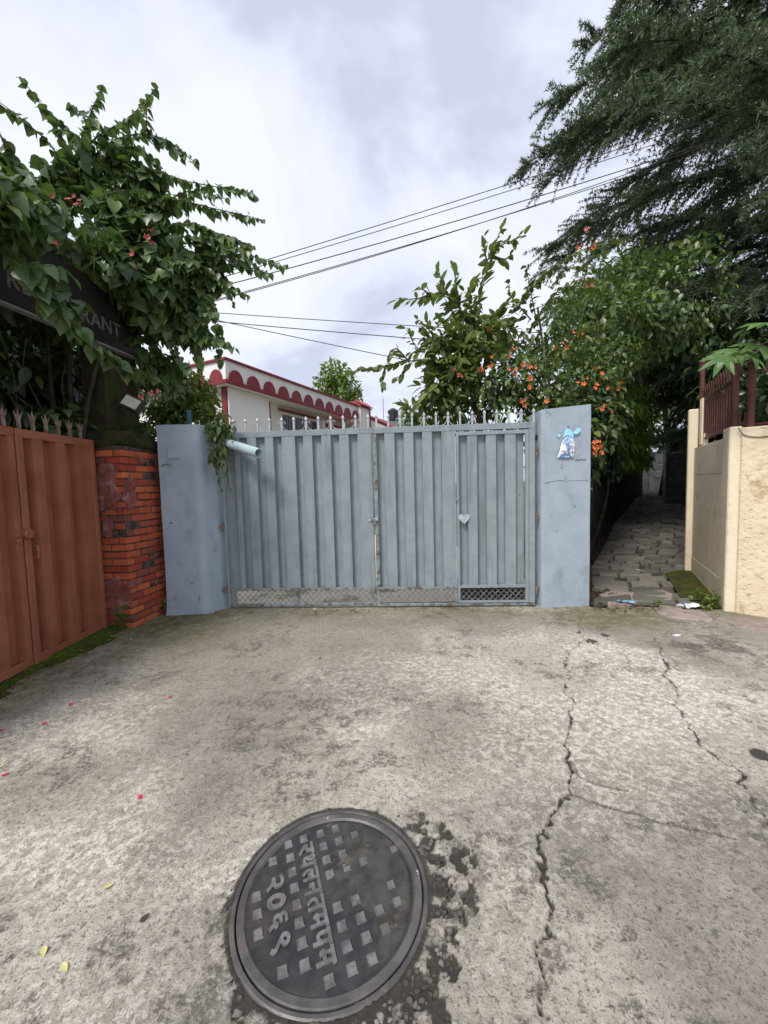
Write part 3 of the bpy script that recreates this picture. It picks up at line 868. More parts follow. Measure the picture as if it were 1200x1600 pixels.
def top_rail(u0, u1, parent):
    MB().box(u0, u1, -0.004, 0.034, ZTR, ZT, GF, bev=0.004).build('top_rail', M['blue_metal'], parent)
# left leaf
top_rail(0.03, seam - 0.004, leafL)
MB().box(0.03, seam - 0.004, -0.002, 0.032, ZB0, ZB1 - 0.006, GF, bev=0.003).build('middle_rail', M['blue_dirty'], leafL)
MB().box(0.03, seam - 0.004, -0.003, 0.034, 0.03, 0.068, GF, bev=0.004).build('bottom_rail', M['blue_dirty'], leafL)
MB().box(0.03, seam - 0.03, 0.058, 0.062, ZB1 - 0.03, ZTR + 0.03, GF).build('back_sheet', M['blue_metal'], leafL)
MB().box(0.0, 0.028, -0.006, 0.036, 0.03, ZT - 0.004, GF, bev=0.004).build('stile', M['blue_metal'], leafL)
MB().box(seam - 0.05, seam - 0.006, 0.004, 0.036, 0.03, ZTR - 0.002, GF, bev=0.003).build('stile', M['blue_dirty'], leafL)
MB().box(xl[0] - 0.085, xl[0] - 0.03, 0.001, 0.030, 0.06, ZB0 + 0.004, GF, bev=0.003).build('mullion', M['blue_dirty'], leafL)
edges = recL
for i in range(1, len(recL) - 1, 2):
    rib(recL[i] + 0.0, recL[i + 1], leafL, M['blue_metal'])
rib(recL[-1], seam - 0.014, leafL, M['blue_metal'], sl=0.004)
mesh_grille(0.03, xl[0] - 0.086, 0.066, ZB0, leafL)
mesh_grille(xl[0] - 0.028, seam - 0.051, 0.066, ZB0, leafL)
# right leaf
UR = GLEN
top_rail(seam + 0.006, UR, leafR)
MB().box(seam + 0.006, wk0 - 0.04, -0.002, 0.032, ZB0, ZB1 - 0.006, GF, bev=0.003).build('middle_rail', M['blue_dirty'], leafR)
MB().box(seam + 0.006, UR, -0.003, 0.034, 0.02, 0.052, GF, bev=0.004).build('bottom_rail', M['blue_dirty'], leafR)
MB().box(seam + 0.03, wk0 - 0.01, 0.058, 0.062, ZB1 - 0.03, ZTR + 0.03, GF).build('back_sheet', M['blue_metal'], leafR)
MB().box(seam + 0.006, seam + 0.052, -0.001, 0.036, 0.03, ZTR - 0.002, GF, bev=0.003).build('stile', M['blue_dirty'], leafR)
MB().box(min(UR - 0.034, wk1 + 0.005), UR, -0.006, 0.036, 0.054, ZTR - 0.002, GF, bev=0.004).build('stile', M['blue_metal'], leafR)
MB().box(wk0 - 0.038, wk0 - 0.008, -0.001, 0.034, 0.054, ZB1, GF, bev=0.003).build('stile', M['blue_dirty'], leafR)
for i in range(1, len(recR) - 1, 2):
    rib(recR[i], recR[i + 1], leafR, M['blue_metal'])
rib(recR[-1], wk0 - 0.008, leafR, M['blue_metal'], sl=0.006)
mesh_grille(seam + 0.054, wk0 - 0.04, 0.052, ZB0, leafR)
# the wicket door in the right leaf: a part with sub-parts
wt = ZTR - 0.012
mb = MB()
mb.box(wk0, recW[0], -0.010, 0.030, 0.060, wt, GF, bev=0.003)
mb.box(recW[-1] + 0.012, wk1, -0.010, 0.030, 0.060, wt, GF, bev=0.003)
mb.box(recW[0], recW[-1] + 0.012, -0.008, 0.028, wt - 0.045, wt - 0.002, GF)
mb.box(recW[0], recW[-1] + 0.012, -0.008, 0.028, ZB0 + 0.012, ZB1 + 0.008, GF)
mb.box(recW[0], recW[-1] + 0.012, -0.008, 0.028, 0.062, 0.084, GF)
wick = mb.build('wicket_door', M['blue_metal'], leafR, label='narrow wicket door with a heart shaped lock cover')
MB().box(recW[0] + 0.002, recW[-1] + 0.010, 0.058, 0.062, ZB1 - 0.01, wt - 0.02, GF).build('back_sheet', M['blue_metal'], wick)
for i in range(1, len(recW) - 1, 2):
    rib(recW[i], recW[i + 1], wick, M['blue_metal'], z0=ZB1 + 0.008, z1=wt - 0.044)
mesh_grille(recW[0], recW[-1] + 0.012, 0.084, ZB0 + 0.012, wick, r=0.0052)
MB().box(recW[0], recW[-1] + 0.012, 0.040, 0.046, 0.075, ZB0 + 0.02, GF).build('dark_backing', M['black'], wick)
# heart-shaped lock cover
hu, hz = [(3.052, 1.126)][0]
pts = []
for k in range(22):
    a = 2 * math.pi * k / 22
    pts.append(gpt(hu + 0.0046 * 16 * math.sin(a) ** 3, -0.016, hz + 0.0044 * (13 * math.cos(a) - 5 * math.cos(2 * a) - 2 * math.cos(3 * a) - math.cos(4 * a))))
MB().prism(pts, (GEY[0] * 0.03, GEY[1] * 0.03, 0)).build('lock_cover', M['finial_metal'], wick)
lu, lz = [(2.961, 1.359)][0]
MB().box(lu - 0.012, lu + 0.012, -0.022, -0.011, lz - 0.018, lz + 0.018, GF, bev=0.003).tube([gpt(lu, -0.03, lz - 0.016), gpt(lu + 0.01, -0.03, lz + 0.02)], 0.006, 6).build('latch', M['grey_steel'], wick)
# latch where the leaves meet, with its ring and padlock
su, sz = [(1.920, 1.134)][0]
mb = MB()
mb.box(su - 0.062, su - 0.008, -0.014, -0.002, sz - 0.02, sz + 0.02, GF, bev=0.004)
mb.box(su - 0.055, su - 0.040, -0.02, -0.014, sz + 0.02, sz + 0.06, GF)
mb.build('hasp', M['finial_metal'], leafL)
mb = MB()
mb.box(su + 0.006, su + 0.058, -0.014, -0.002, sz - 0.018, sz + 0.022, GF, bev=0.004)
mb.build('hasp', M['finial_metal'], leafR)
mb = MB()
mb.tube([gpt(su + 0.034 * math.cos(a), -0.026, sz - 0.012 + 0.032 * math.sin(a)) for a in np.linspace(0, 2 * math.pi, 14)], 0.0055, 5)
mb.build('lock_ring', M['grey_steel'], None, label='small steel ring tying the two blue gate leaves together', cat='ring')
k = 0
for base, n, u0, u1 in ((leafL, 13, 0.02, seam - 0.05), (leafR, 14, seam + 0.055, UR - 0.014)):
    for i in range(n):
        finial(u0 + (u1 - u0) * i / (n - 1), base, i % 2 == (1 if base is leafL else 0) and 0 < i < n - 1)
for z in (1.93, 1.12, 0.22):     # rusty hinges on the right
    MB().tube([gpt(UR + 0.022, 0.0, z - 0.045), gpt(UR + 0.022, 0.0, z + 0.045)], 0.013, 8).box(UR + 0.006, UR + 0.075, -0.004, 0.006, z - 0.022, z + 0.022, GF).build('hinge', M['rust'], leafR)
for z in (1.08, 0.26):
    MB().tube([gpt(-0.022, 0.0, z - 0.05), gpt(-0.022, 0.0, z + 0.05)], 0.013, 8).box(-0.07, -0.008, -0.004, 0.006, z - 0.022, z + 0.022, GF).build('hinge', M['rust'], leafL)
# a few chips and dents of paint
for (px_, pz_) in [(2.289, 1.086), (3.392, 0.453), (1.402, 1.678), (1.392, 2.069), (2.296, 1.062), (3.833, 1.085)]:
    pp = [gpt(px_ + 0.010 * math.cos(a) * random.uniform(.5, 1.2), 0.0445 if px_ in recW else -0.0015, pz_ + 0.012 * math.sin(a) * random.uniform(.5, 1.2)) for a in np.linspace(0, 2 * math.pi, 7)[:-1]]

# ------------------------------------------------------------------ the two blue pillars
def pillar_body(P, z0, z1s, mat, parent, flare=0.0, nz=26, amp=0.006, seed=1):
    """plastered pillar: rounded plan outline P (ccw), slightly uneven faces, z1s gives the top height per point"""
    n = len(P)
    vs, fs = [], []
    c = np.mean(P, 0)
    for k in range(nz + 1):
        f = k / nz
        for i, p in enumerate(P):
            z = z0 + (z1s[i] - z0) * f
            s_ = 1 + flare * (math.exp(-f * 14))
            dv = np.array(p) - c
            dn = dv / np.linalg.norm(dv)
            w_ = amp * 2 * (float(fbm(np.array(p[0] * 5 + p[1] * 3), np.array(z * 3.0), 3, seed)) - 0.5)
            q = c + dv * s_ + dn * w_
            vs.append((q[0], q[1], z))
    for k in range(nz):
        for i in range(n):
            j = (i + 1) % n
            fs.append((k * n + i, k * n + j, (k + 1) * n + j, (k + 1) * n + i))
    vs.append((c[0], c[1], float(np.mean(z1s)) + 0.005))
    for i in range(n):
        fs.append((nz * n + i, nz * n + (i + 1) % n, len(vs) - 1))
    return MB().add(vs, fs).build('body', mat, parent, smooth=False)
def rounded(corners, radii, n=6, sub=0.1):
    """plan outline with rounded corners, long sides subdivided"""
    out = []
    m_ = len(corners)
    for i in range(m_):
        p0, p, p1 = [np.array(corners[(i + k) % m_], float) for k in (-1, 0, 1)]
        r = radii[i]
        a, b = (p0 - p) / np.linalg.norm(p0 - p), (p1 - p) / np.linalg.norm(p1 - p)
        A, B = p + a * r, p + b * r
        for t_ in np.linspace(0, 1, n):
            out.append((1 - t_) ** 2 * A + 2 * t_ * (1 - t_) * p + t_ ** 2 * B)
        nxt = np.array(corners[(i + 1) % m_], float)
        q0, q1 = out[-1], nxt + (p - nxt) / np.linalg.norm(p - nxt) * radii[(i + 1) % m_]
        k = int(np.linalg.norm(q1 - q0) / sub)
        for j in range(1, k):
            out.append(q0 + (q1 - q0) * j / k)
    return out
lp = thing('gate_pillar', 'left blue plastered gate pillar with a square patch, beside the brick pier', 'pillar', (-2.5, 5.0, 0))
Pl = rounded([(-2.745, 4.765), (-2.255, 4.785), (-2.084, 5.08), (-2.10, 5.36), (-2.70, 5.36)], [0.015, 0.07, 0.03, 0.02, 0.02])
pillar_body(Pl, -0.03, [2.365] * len(Pl), M['blue_plaster'], lp, flare=0.07, seed=3)
lpf = frame((-2.745, 4.765), (-2.255, 4.785))
LPF = lpf[:3]
MB().box(0.125, 0.270, -0.012, 0.02, 1.955, 2.115, LPF, bev=0.004).build('patch_plate', M['blue_plaster'], lp)
MB().tube([(-2.70, 4.754, 1.86), (-2.67, 4.748, 1.885), (-2.62, 4.750, 1.885), (-2.58, 4.756, 1.86)], 0.006, 5).build('scar', M['blue_dirty'], lp)
rp = thing('gate_pillar', 'right blue plastered gate pillar with a hung plastic pouch, beside the alley', 'pillar', (2.21, 4.9, 0))
Pr = rounded([(1.905, 4.688), (2.519, 4.712), (2.53, 5.16), (1.93, 5.14)], [0.055, 0.012, 0.02, 0.02])
pillar_body(Pr, -0.03, [2.412 + 0.055 * (p[0] - 1.9) / 0.6 for p in Pr], M['blue_plaster'], rp, flare=0.0, seed=8, amp=0.005)
MB().tube([(2.237, 4.698, 2.203), (2.237, 4.698, 2.199)][:1] + [tuple(V(*[(2.237, 4.698, 2.203)][0]) + V(0, 0.05, 0))], 0.011, 8).build('nail', M['rust'], rp)
mb = MB()
mb.tube([tuple(V(*p) + V(0, -0.0015, 0)) for p in [(2.326, 4.701, 1.796), (2.341, 4.702, 1.819), (2.357, 4.703, 1.796), (2.373, 4.703, 1.811), (2.389, 4.704, 1.799), (2.404, 4.705, 1.818), (2.420, 4.705, 1.802), (2.436, 4.706, 1.813), (2.452, 4.706, 1.801)]], 0.003, 4)
mb.build('pen_mark', M['black'], rp)
mb = MB()
cr = [(1.949, 4.687, 1.536), (2.020, 4.689, 1.550), (2.114, 4.693, 1.567), (2.217, 4.697, 1.556), (2.335, 4.702, 1.565), (2.486, 4.708, 1.553)]
mb.tube([tuple(V(*p) + V(0, 0.0015, 0)) for p in cr], 0.0032, 4)
mb.build('hairline_crack', M['blue_dirty'], rp)
MB().box(-0.006, 0.004, 0.10, 0.20, 2.07, 2.13, ((1.905, 4.70, 0), (1, 0), (0, 1))).build('sticker', M['black'], rp)

# the plastic pouch on its nail
tl, tr_, br, bl = [V(*p) for p in [(2.175, 4.696, 2.090), (2.316, 4.701, 2.110), (2.302, 4.701, 1.835), (2.094, 4.692, 1.836)]]
pv, pf = [], []
NX_, NZ_ = 9, 13
for j in range(NZ_):
    f = j / (NZ_ - 1)
    a = tl * (1 - f) + bl * f
    b = tr_ * (1 - f) + br * f
    if f < 0.25:
        g_ = f / 0.25
        mid = (tl + tr_) / 2
        a = mid + (a - mid) * (0.45 + 0.55 * g_); b = mid + (b - mid) * (0.45 + 0.55 * g_)
    for i in range(NX_):
        u = i / (NX_ - 1)
        p = a * (1 - u) + b * u
        p = p + V(0, -0.012 - 0.035 * math.sin(math.pi * u) * math.sin(math.pi * min(1, f * 1.1)) - 0.014 * random.random(), 0.004 * random.random())
        pv.append(p)
for j in range(NZ_ - 1):
    for i in range(NX_ - 1):
        a = j * NX_ + i
        pf.append((a, a + 1, a + NX_ + 1, a + NX_))
pch = thing('plastic_pouch', 'crumpled blue and white plastic pouch hung on the right pillar', 'pouch', tuple(bl))
back = [(p + V(0, 0.02 + 0.0, 0)) for p in pv]
n0 = len(pv)
mb = MB().add(pv + [V(p[0], max(p[1], pv[0][1]) , p[2]) for p in pv], pf + [tuple(i + n0 for i in f[::-1]) for f in pf])
mb.build('bag', M['pouch'], pch)
rb = [V(*p) for p in [(2.276, 4.700, 2.126), (2.308, 4.701, 2.156), (2.339, 4.702, 2.186), (2.370, 4.703, 2.185), (2.378, 4.703, 2.154), (2.355, 4.703, 2.124), (2.324, 4.701, 2.110)]]
MB().prism([p + V(0, -0.02, 0) for p in rb], (0, 0.006, 0)).build('ribbon', M['cyan'], pch)
rb = [V(*p) for p in [(2.159, 4.695, 2.075), (2.182, 4.696, 2.158), (2.206, 4.697, 2.181), (2.253, 4.699, 2.165), (2.292, 4.700, 2.095), (2.277, 4.700, 2.073), (2.222, 4.697, 2.104)]]
MB().prism([p + V(0, -0.03, 0) for p in rb], (0, 0.008, 0)).build('ribbon', M['cyan'], pch)
rb = [V(*p) for p in [(2.097, 4.692, 2.092), (2.120, 4.693, 2.122), (2.136, 4.694, 2.106), (2.120, 4.693, 2.076)]]
MB().prism([p + V(0, -0.012, 0) for p in rb], (0, 0.008, 0)).build('ribbon', M['cyan'], pch)

# drain pipe over the gate
pA, pB = V(-1.97, 4.92, 2.150), V(-1.45, 4.58, 1.975)
mb = MB()
ax = (pB - pA) / np.linalg.norm(pB - pA)
xx = np.cross(ax, V(0, 0, 1)); xx /= np.linalg.norm(xx)
yy_ = np.cross(xx, ax)
def ring(c, r, n=20):
    return [c + r * (math.cos(2 * math.pi * k / n) * xx + math.sin(2 * math.pi * k / n) * yy_) for k in range(n)]
n = 20
rs = [ring(pA - ax * 0.35, 0.058), ring(pB, 0.058), ring(pB, 0.050), ring(pB - ax * 0.5, 0.050)]
fs = []
for i in range(3):
    for k in range(n):
        fs.append((i * n + k, i * n + (k + 1) % n, (i + 1) * n + (k + 1) % n, (i + 1) * n + k))
dp = thing('drain_pipe', 'pale blue plastic drain pipe jutting out over the blue gate', 'pipe', tuple(pA))
MB().add(sum(rs, []), fs).build('tube', M['pipe'], dp)
MB().tube([ring(pA + ax * 0.05, 0.0)[0] - ax * 0.05, ring(pA, 0.0)[0] + ax * 0.04], 0.066, 20).build('collar', M['pipe'], dp)
MB().tube([(-2.55, 5.2, 2.36), (-2.55, 5.2, 2.62)], 0.035, 10).build('stub_pipe', M['teal_pipe'], None, label='short dark teal pipe stub standing on the left blue pillar', cat='pipe')

# ------------------------------------------------------------------ the brown gate on the left
RX = -3.172
def rg(y, d, z):                     # y along the gate, d behind its face
    return (RX - d, y, z)
RF = ((RX, 0.0, 0.0), (0, 1), (-1, 0))          # local x = world y, local y = behind the face
gL = thing('metal_gate', 'brown painted metal gate of wide pressed ribs left of the brick pier', 'gate', (RX, 3.0, 0))
ZR = 2.14
y_end = 4.30
seam_y = [(3.385, 0.841)][0][0]
MB().box(1.2, seam_y - 0.006, -0.002, 0.036, ZR - 0.075, ZR, RF, bev=0.004).build('top_rail', M['brown_metal'], gL)
MB().box(1.2, seam_y - 0.006, -0.002, 0.036, 0.03, 0.10, RF, bev=0.004).build('bottom_rail', M['brown_metal'], gL)
MB().box(1.2, seam_y - 0.01, 0.068, 0.072, 0.06, ZR - 0.03, RF).build('back_sheet', M['brown_metal'], gL)
door = MB().box(seam_y + 0.004, seam_y + 0.07, -0.006, 0.034, 0.03, ZR - 0.003, RF, bev=0.004).box(y_end - 0.05, y_end, -0.006, 0.034, 0.03, ZR - 0.003, RF, bev=0.004)
door.box(seam_y + 0.07, y_end - 0.05, -0.004, 0.032, ZR - 0.078, ZR - 0.004, RF).box(seam_y + 0.07, y_end - 0.05, -0.004, 0.032, 0.03, 0.105, RF)
door = door.build('door_leaf', M['brown_metal'], gL, label='brown door leaf with a round lock cover and pull handle')
MB().box(seam_y + 0.05, y_end - 0.02, 0.072, 0.076, 0.06, ZR - 0.03, RF).build('back_sheet', M['brown_metal'], door)
def rrib(y0, y1, parent):
    a = [rg(y0 - 0.012, 0.072, 0.098), rg(y0, 0.0, 0.098), rg(y1, 0.0, 0.098), rg(y1 + 0.012, 0.072, 0.098)]
    b = [(p[0], p[1], ZR - 0.076) for p in a]
    MB().add(a + b, [(0, 1, 5, 4), (1, 2, 6, 5), (2, 3, 7, 6), (3, 2, 1, 0), (4, 5, 6, 7)]).build('rib', M['brown_metal'], parent)
yr = [p[0] for p in [(3.546, 2.008), (3.653, 2.019), (3.795, 2.034), (3.910, 2.047), (4.048, 2.061)]] + [y_end - 0.02]
for a, b in zip(yr[0::2], yr[1::2]):
    rrib(a, b, door)
for a in np.arange(1.3, seam_y - 0.2, 0.29):
    rrib(a, a + 0.13, gL)
rrib(seam_y - 0.07, seam_y - 0.01, gL)
ky, kz = [(3.408, 1.214)][0]
MB().tube([rg(ky, 0.0, kz), rg(ky, -0.036, kz), rg(ky, -0.042, kz)], [0.046, 0.046, 0.038], 18).build('lock_cover', M['brown_metal'], door)
hy, hz = [(3.480, 1.042)][0]
MB().tube([rg(hy, 0.0, hz + 0.055), rg(hy, -0.03, hz + 0.055), rg(hy, -0.036, hz), rg(hy, -0.03, hz - 0.055), rg(hy, 0.0, hz - 0.055)], 0.009, 6).build('handle', M['brown_metal'], door)
MB().box(ky - 0.10, ky - 0.055, -0.02, 0.0, kz - 0.07, kz - 0.035, RF, bev=0.004).build('latch', M['brown_metal'], door)
for i, y in enumerate(np.arange(2.2, y_end - 0.05, 0.139)):
    mb = MB()
    mb.box(y - 0.012, y + 0.012, 0.008, 0.026, ZR - 0.006, ZR + 0.10, RF)
    p = rg(y, 0.017, ZR + 0.08)
    mb.cone(p, 0.020, 0.10)
    for sg in (-1, 1):
        mb.tube([rg(y, 0.017, ZR + 0.08), rg(y + sg * 0.022, 0.017, ZR + 0.105), rg(y + sg * 0.040, 0.017, ZR + 0.150)], [0.010, 0.008, 0.002], 5)
    mb.build('finial', M['dark_finial'], gL)

# ------------------------------------------------------------------ brick pier
A0 = (-2.908, 4.343)
e1 = V(0.128, 0.992)      # back along the right face
e2 = V(-0.992, 0.128)     # left along the front face
bp = thing('brick_pier', 'old red brick gate pier with patches of crumbled render', 'pillar', (A0[0], A0[1], 0))
BF = ((A0[0], A0[1], 0.0), tuple(e2), tuple(e1))
W_, D_ = 0.50, 0.66
MB().box(0.012, W_ - 0.01, 0.012, D_ - 0.01, -0.05, 2.08, BF).build('mortar_core', M['mortar'], bp)
def brick_mesh(l, w_, h, bev=0.006):
    o = MB().box(-l / 2, l / 2, -w_ / 2, w_ / 2, 0, h, bev=bev)
    me = bpy.data.meshes.new('brick')
    vs = [(x + random.uniform(-.004, .004), y + random.uniform(-.004, .004), z + random.uniform(-.003, .003)) for x, y, z in o.v]
    me.from_pydata(vs, [], o.f)
    import bmesh
    bm = bmesh.new(); bm.from_mesh(me); bmesh.ops.recalc_face_normals(bm, faces=bm.faces); bm.to_mesh(me); bm.free()
    me.materials.append(M['brick'])
    return me
BM = {'s': [brick_mesh(0.203, 0.10, 0.0685) for _ in range(4)], 'h': [brick_mesh(0.096, 0.10, 0.0685) for _ in range(3)]}
HC = 0.0822
def lay(x, y, z, along_x, kind):
    th = math.atan2(e2[1], e2[0]) if along_x else math.atan2(e1[1], e1[0])
    p = MB.tr((x, y, 0), BF)
    Mx = Matrix.Translation((p[0], p[1], z)) @ Matrix.Rotation(th + random.uniform(-.02, .02), 4, 'Z') @ Matrix.Rotation(random.uniform(-.012, .012), 4, 'X')
    put(random.choice(BM[kind]), 'brick', Mx, bp)
for c in range(25):
    z = -0.01 + c * HC
    j = lambda: random.uniform(-0.004, 0.008) if random.random() < 0.85 else random.uniform(0.006, 0.02)
    if c % 2 == 0:      # stretchers run from the corner along the right face
        y = 0.0
        for kind, l in (('s', 0.205), ('s', 0.205), ('s', 0.205)):
            lay(0.05 + j(), y + l / 2, z, False, kind); y += l + 0.012
        x = 0.112
        for kind, l in (('s', 0.205), ('h', 0.098)):
            lay(x + l / 2, 0.05 + j(), z, True, kind); x += l + 0.012
    else:
        x = 0.0
        for kind, l in (('s', 0.205), ('s', 0.205)):
            lay(x + l / 2, 0.05 + j(), z, True, kind); x += l + 0.012
        y = 0.112
        for kind, l in (('s', 0.205), ('s', 0.205), ('h', 0.098)):
            lay(0.05 + j(), y + l / 2, z, False, kind); y += l + 0.012
def ragged(cx, cz, rx, rz, face, th=0.012, n=18, seed=0):
    r_ = random.Random(seed)
    pts = []
    for k in range(n):
        a = 2 * math.pi * k / n
        q = 0.65 + 0.55 * r_.random()
        u, z = cx + rx * q * math.cos(a), cz + rz * q * math.sin(a)
        p = MB.tr((u, -th, 0), BF) if face == 'front' else MB.tr((-th, u, 0), BF)
        pts.append((p[0], p[1], z))
    d = e1 if face == 'front' else e2
    return MB().prism(pts, (d[0] * (th + 0.004), d[1] * (th + 0.004), 0))
for a in ((0.22, 1.62, 0.20, 0.30, 'front', 0.016, 18, 1), (0.13, 1.50, 0.10, 0.10, 'front', 0.014, 18, 2), (0.08, 1.56, 0.10, 0.20, 'side', 0.013, 18, 3), (0.23, 1.15, 0.07, 0.14, 'front', 0.014, 16, 4),
          (0.17, 0.36, 0.16, 0.22, 'front', 0.016, 18, 5), (0.05, 0.50, 0.09, 0.045, 'side', 0.013, 16, 6), (0.30, 1.93, 0.07, 0.05, 'side', 0.012, 12, 7)):
    ragged(*a).build('render_patch', M['old_render'], bp)
def lump(c, s_, mat, name, parent=None, n=18, amp=0.25, seed=0, flat=0.0, **kw):
    vs, fs = [], []
    m_ = n // 2
    for i in range(m_ + 1):
        ph = math.pi * i / m_
        for k in range(n):
            th = 2 * math.pi * k / n
            d = V(math.sin(ph) * math.cos(th), math.sin(ph) * math.sin(th), math.cos(ph))
            q = np.sign(d) * np.abs(d) ** 0.62
            f = 1 + amp * mnoise.noise(Vector(d * 2.2) + Vector((seed, seed * 2, 0)))
            vs.append(c + V(*s_) * q * f)
    for i in range(m_):
        for k in range(n):
            fs.append((i * n + k, i * n + (k + 1) % n, (i + 1) * n + (k + 1) % n, (i + 1) * n + k))
    return MB().add(vs, fs).build(name, mat, parent, smooth=True, **kw)
pc = MB.tr((0.25, 0.33, 0), BF)
lump(V(pc[0], pc[1], 2.16), (0.29, 0.37, 0.12), M['mossy_concrete'], 'mossy_cap', bp, 24, 0.3, 3)
# dark gateway column rising from the pier and the sign board on it
gc = thing('gate_column', 'dark weathered concrete column rising above the brick pier', 'column', (pc[0], pc[1], 2.2))
MB().box(0.21, 0.52, 0.10, 0.58, 2.15, 3.9, BF, bev=0.01).build('shaft', M['mossy_concrete'], gc)
sA, sB = V(-3.33, 2.35), V(-2.972, 4.93)
SF = frame(sA, sB)
SFR = SF[:3]; SLEN = SF[3]
sb = thing('sign_board', 'dark sign board lettered RESTAURANT, overgrown by the vine', 'sign', (sA[0], sA[1], 3.2))
MB().box(0, SLEN, 0.0, 0.06, 3.20, 3.86, SFR).build('panel', M['sign_panel'], sb)
MB().box(0, SLEN + 0.012, -0.012, 0.07, 3.185, 3.199, SFR).box(SLEN + 0.001, SLEN + 0.012, -0.012, 0.07, 3.2, 3.86, SFR).build('edge_trim', M['grey_steel'], sb)
def text_mesh(body, size, extrude, mat, spacing=1.0, offset=0.0):
    cu = bpy.data.curves.new('lettering', 'FONT')
    cu.body = body
    cu.size = size
    cu.extrude = extrude
    cu.offset = offset
    cu.resolution_u = 3
    cu.space_character = spacing
    cu.align_x = 'CENTER'
    ob = bpy.data.objects.new('lettering', cu)
    COL.objects.link(ob)
    bpy.context.view_layer.update()
    me = bpy.data.meshes.new_from_object(ob.evaluated_get(bpy.context.evaluated_depsgraph_get()))
    bpy.data.objects.remove(ob)
    me.materials.clear()
    me.materials.append(mat)
    return me
def text_put(me, origin, ex_, ey_, parent, name='lettering', **kw):
    x, y = Vector(ex_).normalized(), Vector(ey_).normalized()
    z = x.cross(y)
    R = Matrix((x, y, z)).transposed().to_4x4()
    return put(me, name, Matrix.Translation(origin) @ R, parent, **kw)
tme = text_mesh('RESTAURANT', 0.215, 0.006, M['sign_letter'], 1.06)
xs = np.array([v.co.x for v in tme.vertices])
wd = xs.max() - xs.min()
u0_, u1_ = 1.10, 2.30
for v in tme.vertices:
    v.co.x *= (u1_ - u0_) / wd
um = (u0_ + u1_) / 2
om = MB.tr((um, -0.006, 0), SFR)
text_put(tme, (om[0], om[1], 3.345), (SF[1][0], SF[1][1], 0), (0, 0, 1), sb)
# flood light
fl = thing('flood_light', 'tilted black flood light with a pale glass face under the sign', 'lamp', (-2.84, 4.5, 2.45))
def tilted(c, ang_z, tilt, roll_, sx, sy, sz):
    R = Matrix.Rotation(ang_z, 4, 'Z') @ Matrix.Rotation(tilt, 4, 'X') @ Matrix.Rotation(roll_, 4, 'Y')
    return [tuple(Vector(c) + (R @ Vector((x * sx, y * sy, z * sz)))) for z in (-1, 1) for (x, y) in ((-1, -1), (1, -1), (1, 1), (-1, 1))], R
p, R = tilted((-2.84, 4.5, 2.565), math.radians(8), math.radians(-18), math.radians(28), 0.115, 0.03, 0.085)
MB().hexa(p).build('housing', M['dark_metal'], fl)
p, _ = tilted(Vector((-2.84, 4.5, 2.565)) + R @ Vector((0, -0.034, 0)), math.radians(8), math.radians(-18), math.radians(28), 0.09, 0.006, 0.06)
MB().hexa(p).build('glass', M['lamp_glass'], fl)
MB().tube([(-2.90, 4.60, 2.42), (-2.87, 4.53, 2.46), (-2.84, 4.52, 2.52)], 0.012, 6).build('bracket', M['dark_metal'], fl)
# ------------------------------------------------------------------ the white house behind the gate
HC0 = (-4.78, 12.15)
HD = V(0.432, 0.902)
HO, HEX, HEY, _L = frame(HC0, (HC0[0] + HD[0], HC0[1] + HD[1]))
HF = (HO, HEX, HEY)                                  # x along the long front, y into the house
HF2 = (HO, HEY, (-HEX[0], -HEX[1]))                  # unused side frame
ZC, ZF = 5.56, 4.86                                  # coping, underside of the fascia
HLEN = 8.3
ho = thing('house', 'white house with dark red arches along its parapet, behind the blue gate', 'house', (HC0[0], HC0[1], 0))
REC = 0.80
MB().box(2.203, HLEN, REC, REC + 6, -0.1, ZF, HF).build('wall', M['white_wall'], ho)
MB().box(0.06, HLEN, 0.02, 0.24, ZF, ZC, HF).box(0.06, 0.28, 0.26, 6.5, ZF, ZC, HF).build('parapet', M['white_wall'], ho)
MB().box(0.07, HLEN, 0.25, 7.0, ZF + 0.004, ZF + 0.12, HF).build('soffit', M['white_wall'], ho)
MB().box(0.0, HLEN + 0.04, -0.04, 0.30, ZC + 0.002, ZC + 0.075, HF).box(0.0, 0.33, 0.31, 6.55, ZC + 0.002, ZC + 0.075, HF).build('coping', M['red_trim'], ho)
MB().box(0.0, HLEN, -0.05, 0.018, ZF - 0.01, ZF + 0.11, HF).build('fascia', M['red_trim'], ho)
MB().box(0.0, 0.058, 0.02, 6.5, ZF - 0.01, ZF + 0.11, HF).build('fascia', M['red_trim'], ho)
def arch(frm_pt, ring=False):
    pts = []
    r = 0.292
    for k in range(15):
        a = math.pi * k / 14
        pts.append(frm_pt(r * math.cos(a), ZF + 0.112 + 0.36 * math.sin(a)))
    return pts
sp = 0.765
for i in range(11):
    u = 0.44 + i * sp
    pts = arch(lambda du, z: MB.tr((u + du, -0.028, 0), HF)[:2] + (z,))
    MB().prism(pts, (HEY[0] * 0.045, HEY[1] * 0.045, 0)).build('arch_panel', M['red_trim'], ho)
for i in range(7):
    u = 0.44 + i * sp
    pts = arch(lambda du, z: MB.tr((0.035, u + du, 0), HF)[:2] + (z,))
    MB().prism(pts, (HEX[0] * 0.024, HEX[1] * 0.024, 0)).build('arch_panel', M['red_trim'], ho)
